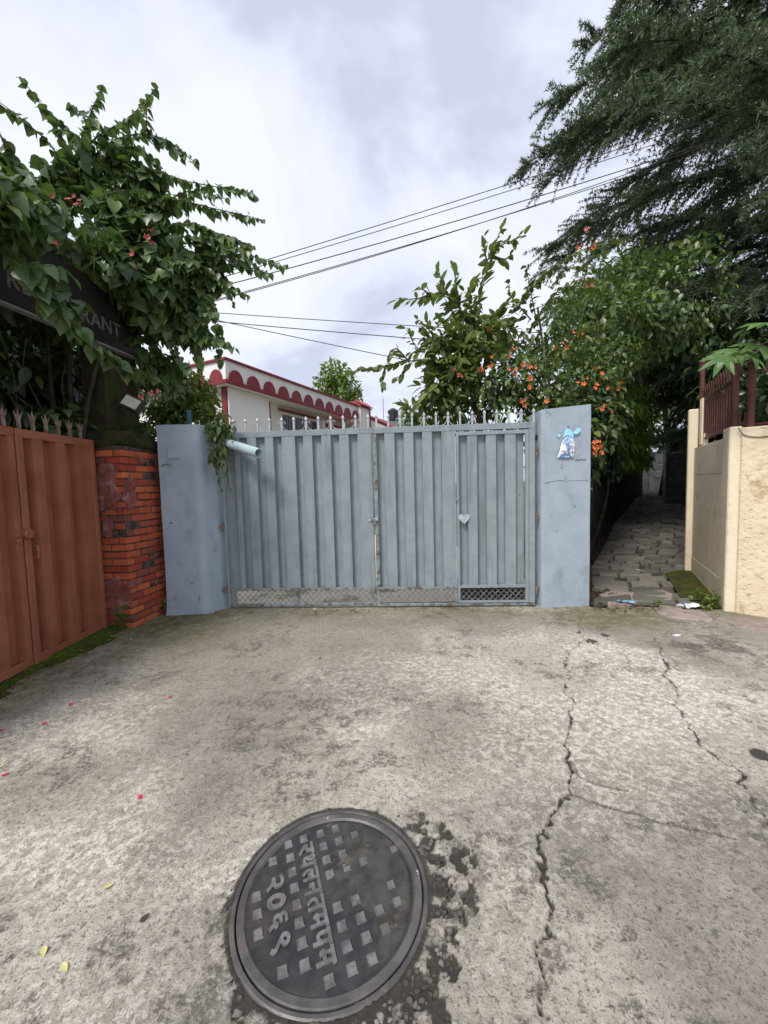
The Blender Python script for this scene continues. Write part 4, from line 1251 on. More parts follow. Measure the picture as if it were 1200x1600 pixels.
# wall pieces under the fascia: jutting room, pipe, window with bars, posts
MB().box(0.35, 2.2, REC - 0.55, REC + 6, -0.1, ZF - 0.014, HF).build('wall', M['white_wall'], ho)
MB().box(0.30, 0.345, REC - 0.5, REC - 0.28, 2.2, ZF - 0.012, HF).build('corner_trim', M['red_trim'], ho)
MB().tube([MB.tr((2.75, REC - 0.06, 2.0), HF), MB.tr((2.75, REC - 0.06, ZF - 0.02), HF)], 0.05, 8).build('down_pipe', M['red_trim'], ho)
wf = MB().box(3.42, 5.92, REC - 0.06, REC - 0.003, 2.6, 2.68, HF).box(3.42, 5.92, REC - 0.06, REC - 0.003, 4.52, 4.6, HF).box(3.42, 3.50, REC - 0.06, REC - 0.003, 2.68, 4.52, HF).box(5.84, 5.92, REC - 0.06, REC - 0.003, 2.68, 4.52, HF)
win = wf.build('window', M['white_wall'], ho)
MB().box(3.50, 5.84, REC - 0.02, REC - 0.006, 2.68, 4.52, HF).build('pane', M['window_glass'], win)
for u in np.arange(3.62, 5.82, 0.165):
    MB().tube([MB.tr((u, REC - 0.05, 2.68), HF), MB.tr((u, REC - 0.05, 4.52), HF)], 0.010, 5).build('bar', M['grey_steel'], win)
MB().box(3.3, 5.93, REC - 0.16, REC - 0.01, 4.66, 4.70, HF).build('lintel_slab', M['red_trim'], ho)
MB().box(5.95, 6.15, REC - 0.30, REC - 0.01, -0.1, 4.60, HF).build('post', M['white_wall'], ho)
# red tiled awning further along
aw = MB().hexa([MB.tr(q, HF) for q in ((6.2, -0.9, 3.62), (8.1, -0.9, 3.62), (8.1, REC - 0.01, 4.50), (6.2, REC - 0.01, 4.50), (6.2, -0.9, 3.70), (8.1, -0.9, 3.70), (8.1, REC - 0.01, 4.58), (6.2, REC - 0.01, 4.58))]).build('awning', M['red_trim'], ho)
tile = MB()
for r_ in range(6):
    for c_ in range(7):
        u, f0, f1 = 6.2 + c_ * 0.26, r_ / 6, (r_ + 1.12) / 6
        y0, y1 = -0.92 + (REC + 0.9) * f0, -0.92 + (REC + 0.9) * min(f1, 1)
        z0, z1 = 3.715 + 0.86 * f0, 3.70 + 0.86 * min(f1, 1)
        q = []
        for zo in (0, 0.03):
            q += [(u + 0.01, y0, z0 + zo), (u + 0.24, y0, z0 + zo), (u + 0.24, y1, z1 + zo), (u + 0.01, y1, z1 + zo)]
        MB().hexa([MB.tr(p_, HF) for p_ in q]).build('tile', M['red_tile'], aw)
# square pier with a tiled cap at the far end, and the gable behind it
PU = 8.35
pier = MB().box(PU, PU + 0.95, -0.15, 0.80, -0.1, 5.55, HF).build('end_pier', M['white_wall'], ho)
MB().box(PU + 0.955, PU + 1.0, -0.2, -0.12, -0.1, 5.55, HF).build('corner_trim', M['red_trim'], pier)
cap = MB().hexa([MB.tr(q, HF) for q in ((PU - 0.1, -0.28, 5.56), (PU + 1.1, -0.28, 5.56), (PU + 1.1, 0.9, 5.56), (PU - 0.1, 0.9, 5.56), (PU, 0.1, 5.86), (PU + 1.0, 0.1, 5.86), (PU + 1.0, 0.6, 5.86), (PU, 0.6, 5.86))]).build('pier_cap', M['red_trim'], ho)
for k in range(6):
    u = PU - 0.1 + k * 0.2
    MB().hexa([MB.tr(q, HF) for q in ((u + .01, -0.31, 5.60), (u + .19, -0.31, 5.60), (u + .19, 0.09, 5.885), (u + .01, 0.09, 5.885), (u + .01, -0.31, 5.64), (u + .19, -0.31, 5.64), (u + .19, 0.09, 5.925), (u + .01, 0.09, 5.925))]).build('tile', M['red_tile'], cap)
gb = thing('outbuilding', 'low white gable with a dark red sloping roof edge beyond the house', 'building', (*MB.tr((10, 1, 0), HF)[:2], 0))
g0 = [MB.tr(q, HF) for q in ((9.5, 0.3, -0.1), (12.0, -1.6, -0.1), (12.0, -1.6, 4.2), (9.5, 0.3, 5.3))]
MB().prism(g0, (HEX[0] * 3, HEX[1] * 3, 0)).build('wall', M['white_wall'], gb)
g1 = [MB.tr(q, HF) for q in ((9.4, 0.35, 5.31), (12.2, -1.75, 4.1), (12.2, -1.75, 4.25), (9.4, 0.35, 5.46))]
MB().prism(g1, (HEX[0] * 3.1, HEX[1] * 3.1, 0)).build('roof', M['red_trim'], gb)
# distant green-roofed building with a water tank and an aerial
db = thing('far_building', 'distant low building with a dark green roof and rooftop tank', 'building', (1.7, 31, 0))
MB().box(0.2, 3.6, 30, 36, 0, 6.15, None).build('wall', M['white_wall'], db)
MB().hexa([(0.0, 29.6, 6.16), (3.9, 29.6, 6.16), (3.9, 36, 6.7), (0.0, 36, 6.7), (0.0, 29.6, 6.45), (3.9, 29.6, 6.45), (3.9, 36, 7.0), (0.0, 36, 7.0)]).build('roof', M['green_roof'], db)
MB().tube([(0.9, 30.5, 6.6), (0.9, 30.5, 7.35), (0.9, 30.5, 7.55)], [0.42, 0.42, 0.15], 14).build('water_tank', M['dark_metal'], db)
MB().tube([(0.15, 30.2, 6.4), (0.15, 30.2, 8.3)], 0.03, 5).build('aerial', M['grey_steel'], db)
# pink building far behind the vine
pb = thing('pink_building', 'pale pink building with a red eave glimpsed through the vine', 'building', (-9, 17, 0))
MB().box(-14.5, -9.0, 16.5, 22, -0.1, 6.6).build('wall', M['pink_wall'], pb)
MB().box(-14.8, -8.8, 16.2, 22.3, 6.61, 6.9).build('roof', M['pink_wall'], pb)
MB().box(-14.7, -8.9, 16.3, 16.49, 5.9, 6.1).build('eave', M['red_trim'], pb)
wn_ = MB().box(-10.6, -9.8, 16.42, 16.49, 4.2, 5.4).build('window', M['window_glass'], pb)

# ------------------------------------------------------------------ cream wall on the right
cw = thing('cream_wall', 'cream painted precast wall with posts and cracked planks, right of the alley', 'wall', (4.3, 5.0, 0))
CA, CB = (4.775, 5.975), (4.045, 4.62)
CFR = frame(CB, CA)
CO, CEX, CEY, CL = CFR
CF = (CO, CEX, CEY)           # x along from the near end, y to the left = towards the alley
sgn = -1
def cbox(x0, x1, y0, y1, z0, z1, **k):
    return MB().box(x0, x1, min(-y0, -y1) * -1 if False else y0, y1, z0, z1, CF, **k)
# panel of planks, its face on the alley side (ey points left = alley side)
zs = [-0.08, 0.33, 0.78, 1.20, 1.60, 2.012]
for k in range(5):
    MB().box(0.0, CL, -0.06 + random.uniform(-.004, .004), 0.0 + random.uniform(-.005, .005), zs[k] + 0.0015, zs[k + 1] - 0.0015, CF, bev=0.003).build('plank', M['cream'], cw)
MB().box(CL + 0.002, CL + 0.085, -0.05, 0.075, -0.05, 2.60, CF, bev=0.012).build('post', M['cream'], cw)
MB().box(CL - 0.28, CL - 0.06, -0.11, -0.062, 1.9, 2.20, CF, bev=0.006).build('stub', M['cream'], cw)
for u in (CL - 0.20, CL - 0.11):
    MB().tube([MB.tr((u, -0.05, 2.05), CF), MB.tr((u, -0.05, 2.72), CF)], 0.016, 4).build('rod', M['cream'], cw)
MB().box(-0.26, -0.002, -0.10, 0.014, -0.08, 2.115, CF, bev=0.012).build('post', M['cream'], cw)
Q0 = MB.tr((-0.262, 0.014, 0), CF)
d2_ = V(0.75, -0.66)
Q1 = V(Q0[0], Q0[1]) + d2_ * 0.11
QF = frame(V(Q0[0], Q0[1]) + V(0.03, 0.02), V(Q0[0], Q0[1]) + V(0.03, 0.02) + d2_)
MB().box(-0.02, 0.085, 0.0, 0.10, -0.08, 2.085, QF[:3], bev=0.006).build('joint_strip', M['cream'], cw)
MB().box(0.087, 2.4, -0.035, 0.10, -0.08, 2.095, QF[:3], bev=0.012).build('panel', M['cream_rough'], cw)
pl0 = MB.tr((0.30, -0.045, 0), QF[:3]); 
wpts = [MB.tr((a, -0.045, z), QF[:3]) for a, z in ((0.06, 2.09), (0.10, 2.02), (0.17, 1.985), (0.26, 1.975), (0.38, 1.985))]
MB().tube(curve_pts(wpts, 5), 0.005, 5).build('loose_wire', M['cable'], None, label='thin dark wire sagging across the cream wall panel', cat='wire')

# maroon iron fence standing on the cream wall
fa = V(*MB.tr((CL + 0.06, -0.09, 2.10), CF))
fb = V(*MB.tr((-0.12, -0.06, 2.105), CF))
fc = V(*MB.tr((0.16, 0.03, 2.085), QF[:3]))
fe = thing('iron_fence', 'maroon iron railing with pointed posts on top of the cream wall', 'fence', tuple(fb))
def fpost(p, h, r=0.034):
    MB().tube([(p[0], p[1], p[2] - 0.02), (p[0], p[1], p[2] + h)], r, 10).tube([(p[0], p[1], p[2] + h), (p[0], p[1], p[2] + h + 0.012), (p[0], p[1], p[2] + h + 0.085)], [r * 1.35, r * 1.35, 0.004], 10).build('post', M['maroon_iron'], fe)
fpost(fa, 1.18, 0.032)
fpost(fb, 0.72, 0.034)
fpost(fc, 0.70, 0.036)
fd = V(*MB.tr((1.9, 0.03, 2.085), QF[:3]))
fpost(fd, 0.70, 0.036)
def rail(p, q, r=0.02):
    MB().tube([p, q], r, 4).build('rail', M['maroon_iron'], fe)
ua, ub = V(0, 0, 0.60), V(0, 0, 0.56)
la_, lb = V(0, 0, 0.03), V(0, 0, 0.03)
rail(fa + ua, fb + ub, 0.024)
rail(fa + la_, fb + lb, 0.024)
for k in range(1, 15):
    f = k / 15
    p = fa + (fb - fa) * f
    z0, z1 = 0.03, 0.60 - 0.04 * f
    MB().tube([p + V(0, 0, z0), p + V(0, 0, z1)], 0.010, 5).build('bar', M['maroon_iron'], fe)
for k in range(14):
    p = fa + (fb - fa) * ((k + 0.5) / 14)
    q = (fb - fa) / np.linalg.norm(fb - fa)
    zt = 0.61 - 0.04 * k / 14
    pts = []
    for j in range(15):
        a = 2 * math.pi * j / 14
        pts.append(p + q * (0.045 * math.sin(a)) + V(0, 0, zt + 0.10 - 0.095 * math.cos(a)) + q * 0.02 * math.sin(2 * a))
    MB().tube(pts, 0.006, 4).build('scroll', M['maroon_iron'], fe)
rail(fb + V(0, 0, 0.04), fc + V(0, 0, 0.04), 0.014)
rail(fb + V(0, 0, 0.60), fc + V(0, 0, 0.64), 0.010)
rail(fc + V(0, 0, 0.04), fd + V(0, 0, 0.04), 0.014)
rail(fc + V(0, 0, 0.62), fd + V(0, 0, 0.62), 0.014)
for k in range(1, 3):
    p = fb + (fc - fb) * (k / 3)
    MB().tube([p + V(0, 0, 0.04), p + V(0, 0, 0.14), p + V(0, 0, 0.19)], [0.009, 0.009, 0.002], 5).build('spike', M['maroon_iron'], fe)
for k in range(1, 12):
    p = fc + (fd - fc) * (k / 12)
    MB().tube([p + V(0, 0, 0.04), p + V(0, 0, 0.62)], 0.009, 5).build('bar', M['maroon_iron'], fe)

# ------------------------------------------------------------------ manhole
MH[2] = 0.0
te = V(0.346, -0.938, 0)
tb = V(0.938, 0.346, 0)
MF = ((MH[0], MH[1], 0.0), (te[0], te[1]), (tb[0], tb[1]))
mh = thing('manhole', 'round cast iron manhole cover with studs and raised digits set in the concrete', 'manhole', tuple(MH))
MB().lathe(MH, [(0.351, -0.05), (0.351, 0.004), (0.354, 0.008), (0.364, 0.008), (0.369, 0.004), (0.374, -0.006)], 96).build('frame_ring', M['iron_rim'], mh)
MB().lathe(MH, [(0.346, -0.05), (0.346, 0.005), (0.342, 0.009), (0.320, 0.0085), (0.313, 0.001), (0.308, -0.001), (0.0001, 0.0)], 96).build('cover', M['iron_rim'], mh)
MB().lathe(MH, [(0.3125, 0.0012), (0.305, 0.002), (0.0001, 0.002)], 96).build('plate', M['iron'], mh)
MB().lathe(MH, [(0.3505, -0.018), (0.3465, -0.018)], 64).build('gap_dirt', M['mud'], mh)
def stud(a, b, sz=0.0145, h=0.0095):
    q0, q1 = sz + 0.003, sz - 0.001
    r_ = random.uniform(-1.5, 1.5) * 0.02
    c_, s_ = math.cos(r_), math.sin(r_)
    def pt(x, y, z):
        return MB.tr((a + c_ * x - s_ * y, b + s_ * x + c_ * y, z), MF)
    return MB().hexa([pt(*q) for q in ((-q0, -q0, 0.002), (q0, -q0, 0.002), (q0, q0, 0.002), (-q0, q0, 0.002), (-q1, -q1, h), (q1, -q1, h), (q1, q1, h), (-q1, q1, h))]).build('stud', M['iron_worn'] if b < 0.10 else M['iron_stud'], mh)
M['iron_stud'] = surf('iron_stud', (0.13, 0.123, 0.118), (0.20, 0.19, 0.18), 18, 0.5, 0.45, 0.35, 0.3)
for a in (-0.083, -0.018, 0.050):
    stud(a, -0.273)
for a in (-0.205, 0.190):
    stud(a, -0.204)
for k in range(-5, 6):
    a = 0.002 + k * 0.0655
    for b in (-0.134, 0.006, 0.0755, 0.146, 0.217, 0.283):
        if math.hypot(a, b) > 0.294: continue
        if k == 0 and b > 0.0: continue
        if b > 0.13 and random.random() < 0.22: continue
        stud(a, b)
for a in (-0.262, 0.268):
    stud(a, -0.068, 0.014)
for i, ch in enumerate('\u0968\u0966\u096c\u096f'):
    tm = text_mesh(ch, 0.098, 0.0032, M['iron_worn'], offset=0.0025)
    xs = np.array([(v.co.x, v.co.y) for v in tm.vertices])
    if len(xs):
        c0_, c1_ = xs.min(0), xs.max(0)
        for v in tm.vertices:
            v.co.x = (v.co.x - (c0_[0] + c1_[0]) / 2) * (0.056 / max(c1_[0] - c0_[0], 1e-4))
            v.co.y = (v.co.y - (c0_[1] + c1_[1]) / 2) * (0.070 / max(c1_[1] - c0_[1], 1e-4))
    o = MB.tr((-0.105 + i * 0.071, -0.204, 0.006), MF)
    text_put(tm, o, te, tb, mh, 'digit')
for i, ch in enumerate('\u0930\u0925\u0932\u0928\u0924\u092e\u092a\u092e'):
    tm = text_mesh(ch, 0.07, 0.0032, M['iron_worn'], offset=0.002)
    xs = np.array([(v.co.x, v.co.y) for v in tm.vertices])
    if len(xs):
        c0_, c1_ = xs.min(0), xs.max(0)
        for v in tm.vertices:
            v.co.x = (v.co.x - (c0_[0] + c1_[0]) / 2) * (0.056 / max(c1_[0] - c0_[0], 1e-4))
            v.co.y = (v.co.y - (c0_[1] + c1_[1]) / 2) * (0.066 / max(c1_[1] - c0_[1], 1e-4))
    o = MB.tr((-0.205 + i * 0.0585, -0.068, 0.006), MF)
    text_put(tm, o, te, tb, mh, 'letter')
# dried mud over the right half of the plate
mv, mf_ = [], []
NMx, NMy = 70, 50
for i in range(NMx):
    for j in range(NMy):
        a, b = -0.308 + 0.616 * i / (NMx - 1), -0.03 + 0.338 * j / (NMy - 1)
        n_ = float(fbm(np.array(a * 14), np.array(b * 14), 3, 3))
        rr_ = math.hypot(a, b)
        h = 0.001 + 0.0075 * sstep(0.02, 0.24, b + 0.16 * (n_ - 0.5)) * (0.30 + 0.9 * float(fbm(np.array(a * 6 + 3), np.array(b * 6), 2, 8)))
        h += 0.008 * math.exp(-((a + 0.055 + 0.33 * (b - 0.03)) / (0.016 + 0.10 * max(b, 0))) ** 2) * float(sstep(-0.01, 0.03, b)) * float(1 - sstep(0.20, 0.27, b))
        h += 0.008 * float(sstep(0.25, 0.305, rr_)) * n_ * float(sstep(0.02, 0.10, b))
        edge_ = float(sstep(-0.02, 0.015, b + 0.05 * (n_ - 0.5)) * (1 - sstep(0.300, 0.312, rr_)))
        z = -0.004 + (h + 0.004) * edge_
        p_ = MB.tr((a, b, z), MF)
        mv.append(p_)
for i in range(NMx - 1):
    for j in range(NMy - 1):
        q = (i * NMy + j, (i + 1) * NMy + j, (i + 1) * NMy + j + 1, i * NMy + j + 1)
        mf_.append(q)
MB().add(mv, mf_).build('dried_mud', M['mud'], mh, smooth=True)
# gravel in the broken edge
gv, gf = [], []
for k in range(1100):
    a = random.gauss(-0.5, 0.6)
    r_ = 0.378 + abs(random.gauss(0, 0.06))
    if random.random() < 0.10: a = random.uniform(2.2, 4.6); r_ = 0.385 + abs(random.gauss(0, 0.02))
    x, y = MH[0] + r_ * math.cos(a), MH[1] + r_ * math.sin(a)
    s_ = random.choice([0.003, 0.004, 0.004, 0.005, 0.006, 0.009, 0.015]) * random.uniform(.7, 1.2)
    b0 = len(gv)
    base_z = -0.006
    pts = [(0, 0, 1), (0, 0, -1)] + [(math.cos(q), math.sin(q), random.uniform(-.3, .3)) for q in np.linspace(0, 2 * math.pi, 6)[:-1]]
    for p_ in pts:
        f = random.uniform(0.55, 1.35)
        gv.append((x + p_[0] * s_ * f, y + p_[1] * s_ * f * 0.85, base_z + s_ * 0.25 + p_[2] * s_ * 0.6 * f))
    for i in range(5):
        gf += [(b0, b0 + 2 + i, b0 + 2 + (i + 1) % 5), (b0 + 1, b0 + 2 + (i + 1) % 5, b0 + 2 + i)]
link(mesh_np('gravel', gv, gf, M['gravel']), 'gravel', kind='stuff', label='loose gravel along the broken rim of the manhole')

# ------------------------------------------------------------------ overhead cables
def cable(P, r, label, sag=0.0):
    pts = []
    for t_ in np.linspace(0, 1, 25):
        f = t_ * (len(P) - 1)
        i = min(int(f), len(P) - 2)
        f -= i
        p = V(*P[i]) * (1 - f) + V(*P[i + 1]) * f
        p[2] -= sag * 4 * t_ * (1 - t_)
        pts.append(p)
    MB().tube(pts, r, 5).build('overhead_cable', M['cable'], None, label=label, cat='cable', group='overhead cables')
def ends(a, b, l0, l1):
    a, b = V(*a), V(*b)
    d = b - a
    return [tuple(a - d * l0), tuple(b + d * l1)]
A_ = [(-1.850, 6.500, 5.301), (6.878, 7.200, 8.158)]
cable(ends(*A_, 0.5, 0.4), 0.0065, 'topmost black cable rising from the vine to the conifer', 0.10)
A_ = [(-1.859, 6.600, 5.338), (7.072, 7.400, 8.266)]
cable(ends(*A_, 0.5, 0.4), 0.006, 'black cable running close under the topmost cable', 0.16)
A_ = [(-1.891, 6.700, 5.314), (7.176, 7.500, 8.149)]
cable(ends(*A_, 0.5, 0.4), 0.008, 'thick black cable in the middle of the rising bundle', 0.26)
A_ = [(-1.564, 6.800, 5.340), (7.268, 7.600, 8.326)]
cable(ends(*A_, 0.5, 0.4), 0.0065, 'black cable crossing the thick one at a slight angle', 0.38)
A_ = [(-1.459, 6.800, 5.265), (7.278, 7.600, 8.082)]
cable(ends(*A_, 0.5, 0.4), 0.0065, 'lowest black cable of the rising bundle', 0.22)
A_ = [(-3.697, 9.000, 5.583), (0.833, 9.000, 5.188)]
cable(ends(*A_, 0.6, 1.0), 0.0085, 'thin cable high over the white house roof', 0.05)
A_ = [(-3.166, 8.000, 4.983), (2.258, 8.400, 4.593)]
cable(ends(*A_, 0.6, 1.4), 0.009, 'thin cable passing through the guava crown', 0.10)
A_ = [(-3.286, 8.300, 5.086), (0.619, 8.300, 4.180)]
cable(ends(*A_, 0.6, 0.6), 0.0085, 'thin cable slanting down towards the guava tree', 0.03)
A_ = [(4.453, 9.000, 4.120), (7.220, 9.000, 4.120)]
cable(ends(*A_, 0.2, 0.6), 0.0085, 'thin cable low across the dark trees by the iron fence', 0.02)
# ------------------------------------------------------------------ vegetation
def fold(outline, drop=0.12, curl=0.18):
    """leaf blade from half outline [(y, halfwidth)] folded on the midrib, tip curling down; base at origin, tip at +Y"""
    vs, fs = [], []
    ys = [0.0] + [y for y, _ in outline] + [1.0]
    ws = [0.0] + [w_ for _, w_ in outline] + [0.0]
    n = len(ys)
    for y in ys:
        vs.append((0, max(y, 0.0), -curl * y * y))
    L, R = [], []
    for k in range(1, n - 1):
        L.append(len(vs)); vs.append((-ws[k], ys[k], drop * ws[k] * 2 - curl * ys[k] ** 2))
        R.append(len(vs)); vs.append((ws[k], ys[k], drop * ws[k] * 2 - curl * ys[k] ** 2))
    m_ = n - 2
    for k in range(m_ + 1):
        a, b = k, k + 1
        for S, fl in ((L, 0), (R, 1)):
            s0 = S[k - 1] if k > 0 else None
            s1 = S[k] if k < m_ else None
            if s0 is None: t_ = [(a, b, s1)]
            elif s1 is None: t_ = [(a, b, s0)]
            else: t_ = [(a, b, s1), (a, s1, s0)]
            for q in t_:
                fs.append(q if not fl else (q[0], q[2], q[1]))
    return np.array(vs, float), np.array(fs, int)
HEART = fold([(-0.02, 0.16), (0.06, 0.32), (0.20, 0.42), (0.40, 0.42), (0.62, 0.29), (0.82, 0.12)], 0.14, 0.25)
OVATE = fold([(0.15, 0.17), (0.42, 0.25), (0.72, 0.16)], 0.16, 0.22)
ELLIP = fold([(0.18, 0.15), (0.48, 0.21), (0.78, 0.15)], 0.14, 0.15)
LANCE = fold([(0.3, 0.09), (0.65, 0.075)], 0.1, 0.3)
DIAM = (np.array([(0, 0, 0), (-0.24, 0.45, 0.05), (0.24, 0.45, 0.05), (0, 1, -0.12)], float), np.array([(0, 2, 1), (1, 2, 3)]))

def unit(a):
    return a / (np.linalg.norm(a, axis=-1, keepdims=True) + 1e-9)
def orient(tip, nrm):
    tip = unit(tip)
    side = unit(np.cross(tip, nrm))
    nn = np.cross(side, tip)
    return np.stack([side, tip, nn], -1)              # columns
CF_ = np.array([0, math.cos(PITCH), -math.sin(PITCH)])
def in_view(P):
    d = P - np.array(CAM)
    z = d @ CF_
    up = np.array([0, math.sin(PITCH), math.cos(PITCH)])
    return (z > 0.5) & (np.abs(d[:, 0]) < z * 1.02) & (np.abs(d @ up) < z * 1.35)
def leafy(parent, tmpl, pos, R, size, mat, nparts=0, name='leaf', mass='foliage', front=None):
    """the leaves that show largest become parts of their own, the rest one mass"""
    pos, size = np.asarray(pos), np.asarray(size)
    o0 = wloc(parent)
    N = len(pos)
    pick = np.zeros(N, bool)
    if nparts:
        sc = size / np.linalg.norm(pos - np.array(CAM), axis=1)
        sc = np.where(in_view(pos), sc, 0)
        if front is not None:
            sc = sc * front
        idx = np.argsort(-sc)[:nparts]
        pick[idx[sc[idx] > 0]] = True
        me = mesh_np(name, tmpl[0], tmpl[1], mat, True)
        for i in np.nonzero(pick)[0]:
            Mx = Matrix.Identity(4)
            for r in range(3):
                for c in range(3):
                    Mx[r][c] = R[i, r, c] * size[i]
                Mx[r][3] = pos[i, r] - o0[r]
            o = bpy.data.objects.new(name, me)
            COL.objects.link(o)
            o.parent = parent
            o.matrix_basis = Mx
    k = ~pick
    if k.sum():
        vs = np.einsum('nij,vj->nvi', R[k], tmpl[0]) * size[k][:, None, None] + (pos[k] - o0)[:, None, :]
        nv = len(tmpl[0])
        fs = tmpl[1][None] + (np.arange(k.sum()) * nv)[:, None, None]
        o = link(mesh_np(mass, vs.reshape(-1, 3), fs.reshape(-1, 3), mat, True), mass, parent)
        o['kind'] = 'stuff'
def rnd(n):
    return rng.normal(size=(n, 3))
def cloud(blobs, n, size, jitter=0.3, droop=0.5, outw=0.6, power=0.42, gap=0.0, gs=1.6):
    """leaf positions and attitudes through the volume of several blobs [(x,y,z,rx,ry,rz)]"""
    B = np.array([b if len(b) == 6 else (b[0], b[1], b[2], b[3], b[3], b[3]) for b in blobs], float)
    vol = (B[:, 3] * B[:, 4] * B[:, 5]) ** 0.75
    cnt = (n * vol / vol.sum()).astype(int) + 1
    Ps, Os = [], []
    for b, c in zip(B, cnt):
        d = unit(rnd(c))
        r = rng.random((c, 1)) ** power
        wob = 1 + 0.28 * np.array([mnoise.noise(Vector(q * 2.3) + Vector(b[:3])) for q in d])[:, None]
        Ps.append(b[:3] + d * r * wob * b[3:6])
        Os.append(d)
    P, O = np.concatenate(Ps), np.concatenate(Os)
    if gap > 0:
        g_ = np.array([mnoise.noise(Vector(p * gs)) for p in P])
        k = g_ > (gap * 2 - 1) * 0.6
        P, O = P[k], O[k]
    m_ = len(P)
    tip = O * 0.5 + np.array([0, 0, -droop]) + rnd(m_) * 0.45
    nrm = O * outw + np.array([0, 0, 0.9]) + rnd(m_) * 0.4
    return P, orient(tip, nrm), size * rng.uniform(0.45, 1.3, m_)
def shoot(P, spacing, size, droop=0.45, both=2, taper=0.55, nseg=10, spread=0.9):
    """leaves along a cane; returns leaf arrays and the cane's points"""
    pts = np.array(curve_pts(P, nseg))
    L = np.concatenate([[0], np.cumsum(np.linalg.norm(pts[1:] - pts[:-1], axis=1))])
    n = max(3, int(L[-1] / spacing))
    s = np.linspace(0.03, 1, n) * L[-1]
    c = np.stack([np.interp(s, L, pts[:, k]) for k in range(3)], -1)
    c2 = np.stack([np.interp(np.minimum(s + 0.05, L[-1] + 0.0), L, pts[:, k]) for k in range(3)], -1)
    c0 = np.stack([np.interp(np.maximum(s - 0.05, 0), L, pts[:, k]) for k in range(3)], -1)
    d = unit(c2 - c0)
    pos, tip, nr, sz = [], [], [], []
    for k in range(n):
        side = np.cross(d[k], [0, 0, 1.0]); side /= np.linalg.norm(side) + 1e-6
        for sg in ((1, -1) if both == 2 else ((1,) if k % 2 else (-1,))):
            t_ = d[k] * 0.55 + sg * side * spread + np.array([0, 0, -droop]) + rng.normal(size=3) * 0.28
            pos.append(c[k] + rng.normal(size=3) * 0.012)
            tip.append(t_)
            nr.append(np.array([0, 0, 1.0]) + rng.normal(size=3) * 0.35 - d[k] * 0.2)
            sz.append(size * rng.uniform(0.5, 1.2) * (1 - (1 - taper) * k / n))
    return np.array(pos), orient(np.array(tip), np.array(nr)), np.array(sz), pts
def cat(*sets):
    return tuple(np.concatenate([s[i] for s in sets]) for i in range(3))
def blobs(L, depth=1.0):
    """[(x,y,z,r)] -> ellipsoids a bit shallower along the view"""
    return [(b[0], b[1], b[2], b[3], b[3] * depth, b[3]) for b in L]

# the big climber over the sign and brown gate
vine = thing('climbing_vine', 'big flowering climber with heart shaped leaves over the sign board and brown gate', 'vine', (-3.6, 4.6, 0))
SH = [[(-3.311, 4.600, 4.741), (-3.464, 4.600, 5.088), (-3.500, 4.600, 5.530), (-3.705, 4.600, 5.903), (-3.869, 4.600, 6.133)], [(-3.294, 4.500, 4.875), (-3.427, 4.400, 5.230), (-3.595, 4.300, 5.404), (-3.784, 4.200, 5.535)],
      [(-3.477, 4.700, 5.024), (-3.336, 4.700, 5.611), (-3.079, 4.700, 6.117)], [(-3.497, 4.700, 5.234), (-3.175, 4.700, 5.607), (-2.855, 4.800, 5.894), (-2.575, 4.900, 6.295)], [(-3.454, 4.800, 5.380), (-2.945, 4.800, 5.686), (-2.549, 4.900, 5.761), (-2.183, 5.000, 5.549)],
      [(-3.234, 4.600, 4.808), (-2.761, 4.700, 5.250), (-2.199, 4.900, 5.246), (-1.498, 5.000, 5.176)], [(-2.945, 4.700, 4.729), (-2.466, 4.800, 4.985), (-1.985, 4.900, 4.948), (-1.419, 5.000, 4.867)], [(-2.834, 4.600, 4.313), (-2.218, 4.700, 4.498), (-1.667, 4.800, 4.386), (-1.121, 4.900, 4.236)],
      [(-2.757, 4.600, 4.381), (-2.284, 4.700, 4.642), (-1.885, 4.800, 4.588), (-1.506, 4.900, 4.492)], [(-2.557, 4.600, 4.096), (-2.089, 4.700, 4.174), (-1.838, 4.800, 4.038), (-1.579, 4.800, 3.869)], [(-2.292, 4.800, 4.123), (-2.042, 4.800, 3.822), (-1.947, 4.800, 3.446), (-1.944, 4.800, 3.084)],
      [(-2.454, 4.800, 3.980), (-2.246, 4.800, 3.603), (-2.187, 4.800, 3.302), (-2.188, 4.800, 3.015)], [(-3.634, 4.400, 4.812), (-3.409, 4.400, 4.609), (-2.871, 4.500, 4.865), (-2.575, 4.600, 4.929)], [(-3.812, 4.200, 5.230), (-3.731, 4.200, 5.043), (-3.748, 4.300, 4.806)],
      [(-3.690, 4.000, 4.405), (-3.327, 4.000, 4.246), (-3.042, 4.100, 4.057)], [(-2.547, 4.700, 4.005), (-2.495, 4.700, 3.422), (-2.308, 4.700, 3.011)], [(-3.120, 4.700, 5.364), (-2.803, 4.800, 5.577), (-2.553, 4.800, 5.394)],
      [(-3.397, 4.700, 5.578), (-3.529, 4.700, 5.753), (-3.702, 4.700, 5.860)], [(-2.706, 4.800, 4.789), (-2.282, 4.900, 5.138), (-1.825, 4.900, 5.054)], [(-2.201, 4.800, 4.377), (-1.786, 4.900, 4.328), (-1.354, 5.000, 4.220)]]
sets, canes = [], MB()
for P in SH:
    p_, R_, s_, pts = shoot(P, 0.052, 0.160, droop=0.85, taper=0.6)
    sets.append((p_, R_, s_))
    canes.tube(list(pts), list(np.linspace(0.011, 0.004, len(pts))), 5)
